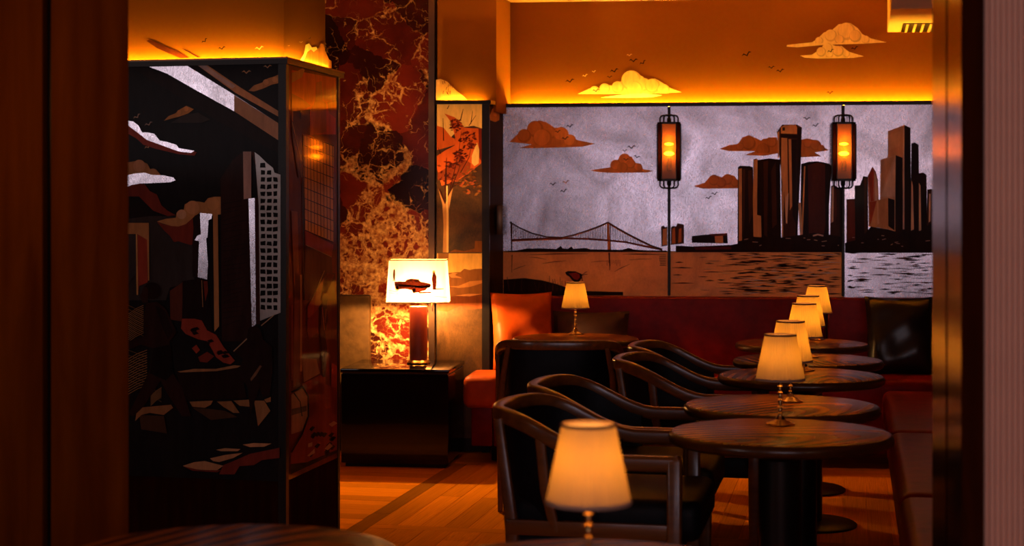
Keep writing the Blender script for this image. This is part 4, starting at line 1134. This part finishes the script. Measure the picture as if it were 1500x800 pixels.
# ================================================================== SCONCES
def sconce(px, lab):
    base = BACK.pt(px, 220, 0.05)
    z0, z1 = BACK.pt(px, 265, 0.06).z, BACK.pt(px, 179, 0.06).z
    rz = math.atan2(BACK.t.y, BACK.t.x)
    if abs(rz) > 1.6: rz -= math.copysign(math.pi, rz)
    t = thing('wall_sconce', lab, 'wall lamp', (base.x, base.y, 0), rz, 'amber lantern sconces on the mural')
    rod_top = LEDGE_Z - 0.024
    for a, b in ((MBOT + 0.02, z0 - 0.012), (z1 + 0.012, rod_top)):
        mb = MB(); mb.box((-0.008, 0.03, a), (0.008, 0.048, b), BLACK, 0.003, 1); mb.build('rod', t)
    # housing: faceted lantern, front pane amber, smoked side panes
    W, D = 0.066, 0.045
    for z, nme in ((z1 - 0.012, 'top_plate'), (z0, 'bottom_plate')):
        mb = MB(); mb.prism([(-W, 0.03), (-W, -0.012), (-0.040, -D), (0.040, -D), (W, -0.012), (W, 0.03)], z, z + 0.012, BLACK); mb.build(nme, t)
    mb = MB(); mb.prism([(-0.040, -D + .001), (0.040, -D + .001), (0.040, -D + 0.004), (-0.040, -D + 0.004)], z0 + 0.012, z1 - 0.012, AMBER); mb.build('front_pane', t)
    for sgn in (-1, 1):
        mb = MB(); mb.prism([(sgn * 0.043, -D + .001), (sgn * (W - .002), -0.014), (sgn * (W - .005), -0.014), (sgn * 0.043, -D + 0.005)], z0 + 0.012, z1 - 0.012, SMOKE); mb.build('side_pane', t)
        mb = MB(); mb.box((sgn * 0.0415 - 0.003, -D - 0.001, z0 + 0.01), (sgn * 0.0415 + 0.003, -D + 0.005, z1 - 0.01), BLACK); mb.build('cage_bar', t)
        mb = MB(); mb.box((sgn * W - 0.004, -0.016, z0 + 0.01), (sgn * W + 0.004, -0.006, z1 - 0.01), BLACK); mb.build('cage_bar', t)
        mb = MB(); mb.box((sgn * W - 0.002, -0.006, z0 + 0.01), (sgn * W + 0.002, 0.03, z1 - 0.01), BRONZE); mb.build('side_plate', t)
    mb = MB(); mb.box((-W, 0.022, z0 + 0.012), (W, 0.028, z1 - 0.012), AMBERPLATE); mb.build('back_plate', t)
    for sgn, zz in ((1, z1), (-1, z0)):
        for hw, yy in ((0.052, 0.012), (0.030, -0.02)):
            pth = [(-hw, yy, zz - sgn * 0.004), (-hw, yy, zz + sgn * 0.026), (-hw * .85, yy, zz + sgn * 0.037), (-hw * .6, yy, zz + sgn * 0.041), (hw * .6, yy, zz + sgn * 0.041), (hw * .85, yy, zz + sgn * 0.037), (hw, yy, zz + sgn * 0.026), (hw, yy, zz - sgn * 0.004)]
            mb = MB(); mb.tube(pth, 0.0042, BLACK, 6); mb.build('cage_loop', t)
        mb = MB(); mb.lathe([(0.0, 0.0), (0.012, 0.0), (0.012, sgn * 0.022), (0.007, sgn * 0.03), (0.0, sgn * 0.03)], BLACK, 12, (0, 0.035, zz)); mb.build('hub', t)
    zc = z0 + (z1 - z0) * 0.43
    FIL = emit('filament_glow', (1.0, 0.62, 0.16), 60.0)
    mb = MB(); mb.lathe([(0.006, -0.09), (0.017, -0.085), (0.017, -0.02), (0.012, -0.01), (0.0, -0.01)], BRASS, 12, (0, 0, zc)); mb.build('bulb_socket', t)
    for dz, r, hh in ((0.0, 0.030, 0.012), (0.055, 0.026, 0.007)):
        mb = MB(); mb.lathe([(0.0, -hh), (r * .6, -hh * .8), (r, 0), (r * .6, hh * .8), (0.0, hh)], FIL, 14, (0, 0, zc + 0.012 + dz)); mb.build('filament', t)
    point_light('sconce_light', (0, -0.022, zc + 0.10), 0.14, (1.0, 0.5, 0.12), 0.015, t)
    return t
sconce(980, 'amber glass lantern sconce nearest the bridge panel')
sconce(1236, 'amber glass lantern sconce nearest the pale towers')

# ================================================================== TABLES
def make_table():
    t = thing('round_table', 'x', 'table')
    mb = MB()
    r = 0.325
    mb.lathe([(0.0, 0.682), (r - 0.03, 0.682), (r - 0.012, 0.685), (r - 0.003, 0.692), (r, 0.702), (r - 0.003, 0.712), (r - 0.010, 0.718)], EDGEWOOD, 64)
    mb.lathe([(r - 0.010, 0.718), (r - 0.02, 0.72), (0.0, 0.72)], TABLEWOOD, 64)
    mb.build('table_top', t)
    mb = MB(); mb.lathe([(0.0, 0.0), (0.21, 0.0), (0.21, 0.008), (0.20, 0.014), (0.06, 0.022), (0.06, 0.03), (0.0, 0.03)], BLACK, 40); mb.build('foot', t)
    mb = MB(); mb.lathe([(0.062, 0.025), (0.062, 0.64), (0.10, 0.66), (0.15, 0.682)], BLACK, 28); mb.build('pedestal', t)
    return t
tables = [((0.781, 4.16), 'round oak table nearest the camera in the row along the bench'),
          ((0.896, 4.75), 'second round oak table in the row along the bench'),
          ((1.136, 5.62), 'third round oak table in the row along the bench'),
          ((1.288, 6.22), 'fourth round oak table in the row along the bench'),
          ((1.420, 7.00), 'farthest round oak table of the bench row, by the corner'),
          ((0.324, 7.30), 'round table in front of the orange pillow with one lit lamp'),
          ((0.132, 2.525), 'foreground round table under the big blurred lamp'),
          ((-0.525, 2.655), 'dark foreground round table at the bottom left, no lamp')]
proto = make_table()
for i, ((x, y), lab) in enumerate(tables):
    o = proto if i == 0 else copy_tree(proto)
    o.location = (x, y * YS, 0); o.rotation_euler = (0, 0, 0.35 + i * 0.5 if i != 7 else 1.2)
    tag(o, lab, 'table', 'round pedestal tables')

# ================================================================== PLEATED TABLE LAMPS
LCOL = (1.0, 0.42, 0.08)
def make_lamp():
    t = thing('table_lamp', 'x', 'lamp')
    # foot with three toes, beaded stem
    mb = MB()
    vs = []
    mb.lathe([(0.0, 0.0), (0.040, 0.0), (0.041, 0.003), (0.026, 0.009), (0.013, 0.016), (0.009, 0.026), (0.0, 0.026)], BRASS, 36, lobes=3, amp=0.16)
    mb.build('foot', t)
    mb = MB()
    prof = [(0.008, 0.02), (0.006, 0.03)]
    z = 0.03
    for rr, hh in ((0.009, 0.008), (0.006, 0.010), (0.010, 0.009), (0.0055, 0.014), (0.009, 0.008), (0.006, 0.012), (0.0095, 0.010), (0.0055, 0.010), (0.009, 0.008), (0.006, 0.012)):
        prof += [(0.0048, z), (rr, z + hh * .5), (0.0048, z + hh)]; z += hh
    prof += [(0.006, z), (0.006, 0.15), (0.0, 0.15)]
    mb.lathe(prof, BRASS, 14); mb.build('stem', t)
    mb = MB(); mb.lathe([(0.0, 0.148), (0.012, 0.150), (0.016, 0.168), (0.010, 0.186), (0.0, 0.190)], emit('bulb_glow', LCOL, 8.0), 14); mb.build('bulb', t)
    # pleated shade: fine folds in the silk
    z0, z1, r0, r1 = 0.138, 0.270, 0.072, 0.046
    NP = 40; seg = NP * 4
    mb = MB(); vs, fs = [], []; rows = 7
    for i in range(rows + 1):
        f = i / rows
        rb = r0 + (r1 - r0) * f
        am = 0.022 * (1 - 0.35 * f)
        for k in range(seg):
            a = 2 * math.pi * k / seg
            rr = rb * (1 + am * math.cos(NP * a))
            vs.append((rr * math.cos(a), rr * math.sin(a), z0 + (z1 - z0) * f))
    for i in range(rows):
        for k in range(seg):
            fs.append((i * seg + k, i * seg + (k + 1) % seg, (i + 1) * seg + (k + 1) % seg, (i + 1) * seg + k))
    mb.add(vs, fs, SHADE, True); sh = mb.build('shade', t, sharp=80)
    for zz, rr, hh, mt, nme in ((z1 - 0.001, r1 + 0.0015, 0.0055, TRIMDARK, 'top_trim'), (z0 - 0.001, r0 + 0.002, 0.007, TRIMGREY, 'bottom_trim')):
        mb = MB(); mb.lathe([(rr, zz - hh / 2), (rr + 0.0015, zz), (rr, zz + hh / 2), (rr - 0.003, zz + hh / 2), (rr - 0.003, zz - hh / 2), (rr, zz - hh / 2)], mt, 48); mb.build(nme, sh)
    return t
lamps = [((1143, 4.29), 'nearest lit pleated lamp on the bench row of tables', 1.0),
         ((1158, 4.82), 'second lit pleated lamp of the bench row, half hidden by the nearest', 1.0),
         ((1178, 5.76), 'third lit pleated lamp of the bench row', 1.0),
         ((1184, 6.30), 'fourth lit pleated lamp of the bench row, mostly hidden', 1.0),
         ((1197, 7.15), 'farthest lit pleated lamp of the bench row, before the mural', 1.0),
         ((843, 7.50), 'lit pleated lamp on the table by the orange pillow, below the butterfly', 1.0),
         ((862, 2.47), 'large blurred pleated lamp in the foreground', 0.5)]
LAMPW = 1.4
lp0 = make_lamp()
for i, ((px, d), lab, k) in enumerate(lamps):
    o = lp0 if i == 0 else copy_tree(lp0)
    d *= YS
    o.location = ((px - 750) / F * d, d, 0.7205); o.rotation_euler = (0, 0, 0.3 + 1.1 * i)
    tag(o, lab, 'lamp', 'small pleated table lamps')
    point_light('lamp_light', (0, 0, 0.205), LAMPW * k, LCOL, 0.018, o)

# ================================================================== CHAIRS
def make_chair():
    t = thing('barrel_chair', 'x', 'chair')
    HW, XB, XF = 0.282, -0.318, 0.235
    def rail_z(x):
        f = min(1, max(0, (0.06 - x) / 0.34)); f = f * f * (3 - 2 * f)
        return 0.645 + 0.117 * f
    half = [(XF + 0.0, HW)]
    n = 26
    path = []
    for i in range(9): path.append((XF - (XF + 0.06) * i / 8.0, HW))
    x0 = -0.06
    for i in range(1, n):
        a = math.pi / 2 + math.pi * i / n
        ca, sa = math.cos(a), math.sin(a)
        ex = 0.75
        x = x0 + (XB - x0) * abs(ca) ** ex * -1 * (-1) if False else x0 - (x0 - XB) * abs(ca) ** ex
        y = HW * math.copysign(abs(sa) ** ex, sa)
        path.append((x, y))
    for i in range(9): path.append((-0.06 + (XF + 0.06) * i / 8.0, -HW))
    pts = [(x, y, rail_z(x)) for x, y in path]
    # rounded knuckles where the arms turn down into the front legs
    def knuckle(s): return [(XF + 0.016, s * HW, 0.618), (XF + 0.012, s * HW, 0.634), (XF + 0.006, s * HW, 0.642)]
    full = [(XF + 0.018, HW, 0.600)] + knuckle(1) + pts + knuckle(-1)[::-1] + [(XF + 0.018, -HW, 0.600)]
    mb = MB(); mb.sweep(pts, rrect(0.036, 0.044, 0.010), CHAIRWOOD); mb.build('arm_rail', t)
    for s in (1, -1):
        mb = MB()
        mb.sweep([(XF + 0.0, s * HW, 0.0), (XF + 0.002, s * HW, 0.3), (XF + 0.002, s * HW, 0.655), (XF - 0.002, s * HW, 0.664)], rrect(0.038, 0.042, 0.008), CHAIRWOOD, up=(1, 0, 0), scale=[0.75, 1, 1, 0.75]); mb.build('leg', t)
        mb = MB()
        ly = 0.215
        mb.sweep([(-0.235, s * 0.262, 0.0), (-0.232, s * 0.262, 0.25), (-0.235, s * 0.262, 0.44), (-0.262, s * 0.245, 0.62), (-0.285, s * 0.222, rail_z(-0.29) - 0.01)], rrect(0.030, 0.036, 0.008), CHAIRWOOD, up=(1, 0, 0), scale=[0.75, 1, 1.1, 0.9, 0.75]); mb.build('leg', t)
        mb = MB()
        mb.sweep([(-0.105, s * 0.277, 0.44), (-0.135, s * 0.279, 0.56), (-0.150, s * 0.280, rail_z(-0.15) - 0.012)], rrect(0.022, 0.030, 0.006), CHAIRWOOD, up=(1, 0, 0)); mb.build('side_post', t)
        mb = MB(); mb.box((-0.25, s * 0.275 - 0.013, 0.428), (XF + 0.01, s * 0.275 + 0.013, 0.472), CHAIRWOOD, 0.005, 2); mb.build('side_rail', t)
    mb = MB(); mb.box((-0.26, -0.258, 0.345), (XF + 0.005, 0.258, 0.425), NAVY, 0.02, 2); mb.build('seat_base', t)
    mb = MB(); mb.box((-0.25, -0.254, 0.415), (XF + 0.075, 0.254, 0.535), NAVY, 0.045, 4); mb.build('seat', t)
    # upholstered shell under the back rail
    vs, fs = [], []
    src = [p for p in path if p[0] < 0.03]
    rows = 7
    for side_ in (0.0, -0.035):
        base = len(vs)
        for (x, y) in src:
            d = math.hypot(x + 0.06, y); nx, ny = (x + 0.06) / d, y / d
            if x > -0.06: nx, ny = 0, math.copysign(1, y)
            ztop = rail_z(x) - 0.012
            for j in range(rows + 1):
                f = j / rows
                bul = 0.018 * math.sin(math.pi * f) * (1 if side_ == 0 else 0.3) - 0.012 - (0.03 * (1 - f))
                vs.append((x + nx * (side_ + bul), y + ny * (side_ + bul), 0.40 + (ztop - 0.40) * f))
    m = rows + 1; L = len(src)
    for s2 in (0, 1):
        o = s2 * L * m
        for i in range(L - 1):
            for j in range(rows):
                fs.append((o + i * m + j, o + (i + 1) * m + j, o + (i + 1) * m + j + 1, o + i * m + j + 1))
    for i in range(L - 1):
        fs.append((i * m, (i + 1) * m, L * m + (i + 1) * m, L * m + i * m))
    for i in (0, L - 1):
        for j in range(rows): fs.append((i * m + j, i * m + j + 1, L * m + i * m + j + 1, L * m + i * m + j))
    mb = MB(); mb.add(vs, fs, NAVY, True); mb.build('backrest', t, sharp=50)
    return t
vrz = math.atan2(V[1], V[0])
chairs = [((0.285, 4.32), vrz, 'nearest dark barrel chair with wooden arms, behind the blurred lamp'),
          ((0.395, 4.85), vrz, 'second dark barrel chair along the row of tables'),
          ((0.74, 5.68), vrz, 'third dark barrel chair along the row of tables, arms half under a table'),
          ((0.845, 6.23), vrz, 'farthest dark barrel chair along the row of tables, mostly hidden'),
          ((0.225, 6.68), math.radians(86), 'dark barrel chair with its back turned, facing the table by the orange pillow')]
ch0 = make_chair()
for i, ((x, y), rz, lab) in enumerate(chairs):
    o = ch0 if i == 0 else copy_tree(ch0)
    o.location = (x, y * YS, 0); o.rotation_euler = (0, 0, rz)
    tag(o, lab, 'chair', 'wooden barrel chairs')

# ================================================================== BANQUETTES
BT = BACK.t if BACK.t.x > 0 else -BACK.t
b0 = Vector(BACK.ground(738))
ban = thing('back_banquette', 'long red leather banquette under the skyline mural', 'banquette', (b0.x + 1.0, b0.y - 0.4, 0))
bpy.context.view_layer.update()
rzb = math.atan2(BT.y, BT.x)
MBAN = Matrix.Translation((b0.x, b0.y, 0)) @ Matrix.Rotation(rzb, 4, 'Z')
def bpart(lo, hi, mat, name, bevel=0.03, seg=3):
    mb = MB(); mb.box(lo, hi, mat, bevel, seg, MBAN)
    return adopt(mb.build(name), ban)
# local frame: x along the wall, y toward the wall (0 = mural face)
bpart((-0.10, -0.70, 0.09), (0.018, -0.34, 0.32), REDL, 'base_end', 0.012, 2)
bpart((0.02, -0.70, 0.09), (2.45, -0.04, 0.32), REDL, 'base', 0.012, 2)
bpart((-0.14, -0.76, 0.30), (0.06, -0.34, 0.475), TANL, 'seat_end', 0.05, 4)
for k in range(3):
    bpart((0.03 + k * 0.80, -0.765, 0.30), (0.03 + (k + 1) * 0.80 - 0.004, -0.117, 0.478), TANL if False else REDL, 'seat_cushion', 0.05, 4)
for xa_, xb_ in ((0.0, 1.845), (1.855, 2.5)):
    bpart((xa_, -0.115, 0.40), (xb_, -0.002, 0.876), REDL, 'backrest_panel', 0.022, 3)
for xx in (0.0, 1.2, 2.3):
    bpart((xx, -0.60, 0.0), (xx + 0.06, -0.54, 0.10), DARKWOOD, 'leg', 0.004, 1)
    bpart((xx, -0.14, 0.0), (xx + 0.06, -0.08, 0.10), DARKWOOD, 'leg', 0.004, 1)

# side bench on the right
bd = Vector(at(0.24, 1.0)).normalized(); bn = Vector((bd.y, -bd.x))
q0 = Vector(at(0.93, 3.30))
bench = thing('side_bench', 'red leather bench running along the right wall beside the tables', 'bench', (q0.x + 0.8, q0.y + 2, 0))
bpy.context.view_layer.update()
MBEN = Matrix.Translation((q0.x, q0.y, 0)) @ Matrix.Rotation(math.atan2(bd.y, bd.x), 4, 'Z')   # x along bench, -y toward right wall
def spart(lo, hi, mat, name, bevel=0.03, seg=3):
    mb = MB(); mb.box(lo, hi, mat, bevel, seg, MBEN); return adopt(mb.build(name), bench)
spart((0.0, -0.55, 0.09), (4.6, -0.05, 0.30), REDL, 'base', 0.02, 2)
for a, b in ((0.0, 1.45), (1.454, 3.0), (3.004, 4.6)):
    spart((a, -0.58, 0.29), (b, 0.0, 0.462), REDL, 'seat_cushion', 0.055, 5)
spart((0.0, -0.68, 0.30), (4.6, -0.56, 0.876), REDL, 'backrest', 0.03, 3)
for a in (0.3, 2.3, 4.3): spart((a, -0.2, 0.0), (a + 0.06, -0.12, 0.10), DARKWOOD, 'leg', 0.004, 1)

# end of the banquette beyond the left column
mb = MB(); mb.box((-1.35, MY - 0.13, 0.0), ((541 - 750) / F * (MY - 0.13), MY - 0.01, 0.885), plain('brown_leather', (0.05, 0.024, 0.006), 0.6, spec=0.1, var=0.3, scale=25, bmp=0.2), 0.012, 2)
tag(mb.build('banquette_end'), 'brown leather banquette end between the left column and the printed lamp', 'banquette')

# ------------------------------------------------------------------ cushions
def cushion(mat, wd, ht, th, loc, rz, tilt, lab, name='cushion', roll=0.0):
    o = pillow(wd, ht, th, mat).build(name)
    o.rotation_euler = (tilt, roll, rz); o.location = loc
    bpy.context.view_layer.update()
    return tag(o, lab, 'pillow')
p = P(768, 540, 9.23)
cushion(TANL, 0.36, 0.44, 0.14, (p.x + 0.0, 9.24, 0.475), math.radians(12), math.radians(-12), 'bright orange leather pillow leaning at the left end of the banquette', 'leather_pillow')
cushion(DARKRED, 0.44, 0.33, 0.13, ((866 - 750) / F * 9.23, 9.29, 0.475), math.radians(-4), math.radians(-14), 'dark maroon velvet pillow with its corners up, right of the orange one', 'velvet_pillow')
cushion(BLACKL, 0.37, 0.44, 0.16, ((1322 - 750) / F * 8.9, 8.93, 0.468), math.radians(-6), math.radians(-14), 'black leather cushion standing in the right corner of the bench', 'leather_cushion')

# ================================================================== END TABLE AND PRINTED LAMP
et = thing('side_table', 'low black lacquered cube table carrying the printed lamp', 'table', ((587 - 750) / F * 8.72, 9.0, 0), math.radians(-7))
mb = MB(); mb.box((-0.29, -0.275, 0.02), (0.29, 0.265, 0.495), GLOSSBLK, 0.003, 1); mb.build('body', et)
mb = MB(); mb.box((-0.295, -0.28, 0.502), (0.295, 0.27, 0.524), GLOSSBLK, 0.004, 2); mb.build('table_top', et)
mb = MB(); mb.box((-0.27, -0.255, 0.0), (0.27, 0.245, 0.03), BLACK); mb.build('plinth', et)
mb = MB(); mb.box((-0.285, -0.27, 0.494), (0.285, 0.26, 0.503), BLACK); mb.build('shadow_joint', et)

ld = 7.90 * YS
lx = (613 - 750) / F * ld
pl = thing('printed_lamp', 'table lamp with red leather column and white shade printed with a car', 'lamp', (lx, ld, 0.5245))
mb = MB(); mb.lathe([(0.0, 0.0), (0.064, 0.0), (0.066, 0.006), (0.060, 0.014), (0.052, 0.020), (0.0, 0.020)], BRASS, 32); mb.build('base', pl)
mb = MB(); mb.lathe([(0.0, 0.02), (0.048, 0.02), (0.049, 0.03), (0.049, 0.315), (0.0, 0.315)], plain('oxblood_leather', (0.20, 0.028, 0.012), 0.4, var=0.2, scale=8), 32); mb.build('column', pl)
sz0 = 1.356 - (442 - HY) / F * ld - 0.5245; sz1 = 1.356 - (380.5 - HY) / F * ld - 0.5245
mb = MB()
hw0, hw1, dd0, dd1 = 0.172, 0.157, 0.105, 0.095
def ring(hw, dd, z, r=0.012):
    return [(x, y, z) for x, y in rrect(2 * hw, 2 * dd, r, 3)]
ra, rb_ = ring(hw0, dd0, sz0), ring(hw1, dd1, sz1)
n = len(ra)
mb.add(ra + rb_, [(i, (i + 1) % n, n + (i + 1) % n, n + i) for i in range(n)], PRINTSHADE, False)
shade = mb.build('shade', pl)
for hw, dd, z, nme in ((hw0, dd0, sz0, 'bottom_trim'), (hw1, dd1, sz1, 'top_trim')):
    mb = MB(); mb.tube(ring(hw + .001, dd + .001, z), 0.003, plain('gilt_trim', (0.45, 0.25, 0.08), 0.5), 6, True); mb.build(nme, shade)
# flat print on the front face of the shade
cs = cr(555, 360, 4.21)
PK, PR = translucent('dark_print_ink', (0.05, 0.010, 0.004), (0.03, 0.008, 0.005)), translucent('red_print_ink', (0.05, 0.007, 0.003), (0.06, 0.012, 0.005))
PT = translucent('tan_print_ink', (0.9, 0.55, 0.2), (0.6, 0.4, 0.2))
class ShadeArt(Art):
    def q(s, x, y, lift=0.0):
        z = 1.356 - (y - HY) / F * (ld - 0.1) - 0.5245
        f = (z - sz0) / (sz1 - sz0)
        dd = dd0 + (dd1 - dd0) * f
        return Vector(((x - 750) / F * (ld - 0.1) - lx, -dd - 0.0006 - 0.0001 * s.layer - lift, z))
    def end(s, name): return s.mb.build(name, shade)
A = ShadeArt(None, None)
A.begin()
A.poly(cs([(95, 222), (125, 220), (160, 222), (172, 208), (200, 203), (245, 206), (258, 222), (310, 232), (322, 240), (318, 256), (300, 262), (288, 276), (262, 282), (235, 290), (212, 292), (205, 275), (170, 268), (128, 268), (108, 270), (98, 250)]), PR)
A.poly(cs([(176, 212), (200, 207), (206, 222), (172, 222)]), PT, 0.0001); A.poly(cs([(212, 207), (240, 209), (252, 222), (212, 226)]), PT, 0.0001)
A.poly(cs([(95, 236), (170, 240), (240, 246), (318, 244), (318, 256), (260, 262), (200, 256), (110, 250)]), PK, 0.00015)
A.disc(582, 421.5, 3.4, PT, None, 0.0002, 4.6); A.disc(606.5, 425, 3.4, PT, None, 0.0002, 4.6)
A.disc(582, 421.5, 1.8, PK, None, 0.0003, 2.6); A.disc(606.5, 425, 1.8, PK, None, 0.0003, 2.6)
A.poly(cs([(240, 284), (325, 284), (322, 292), (250, 296)]), PK)
A.end('printed_car')
A.begin()
A.poly(cs([(90, 150), (95, 143), (100, 150), (101, 180), (98, 212), (90, 212), (86, 180)]), PR); A.poly(cs([(85, 213), (105, 213), (100, 217), (84, 217)]), PK)
A.end('printed_person')
A.begin()
A.poly(cs([(332, 172), (340, 158), (348, 172), (356, 190), (355, 230), (353, 268), (332, 268), (330, 230), (326, 205)]), PR); A.disc(635.5, 399, 2.2, PT, None, 0.0001, 3); A.poly(cs([(330, 264), (400, 263), (400, 268), (332, 272)]), PK)
A.end('printed_person')
A.begin()
A.stroke(cs([(60, 275), (180, 295), (300, 310), (420, 318)]), 0.7, PT); A.stroke(cs([(60, 290), (200, 305)]), 0.5, PT)
A.end('printed_road')
mb = MB(); mb.tube([(0.075, -0.05, sz0 + 0.01), (0.078, -0.055, sz0 - 0.03), (0.08, -0.055, sz0 - 0.05)], 0.003, BRASS, 6); mb.build('pull_cord', pl)
point_light('printed_lamp_light', (0, 0, sz0 + 0.027), 95.0, (1.0, 0.50, 0.15), 0.018, pl)
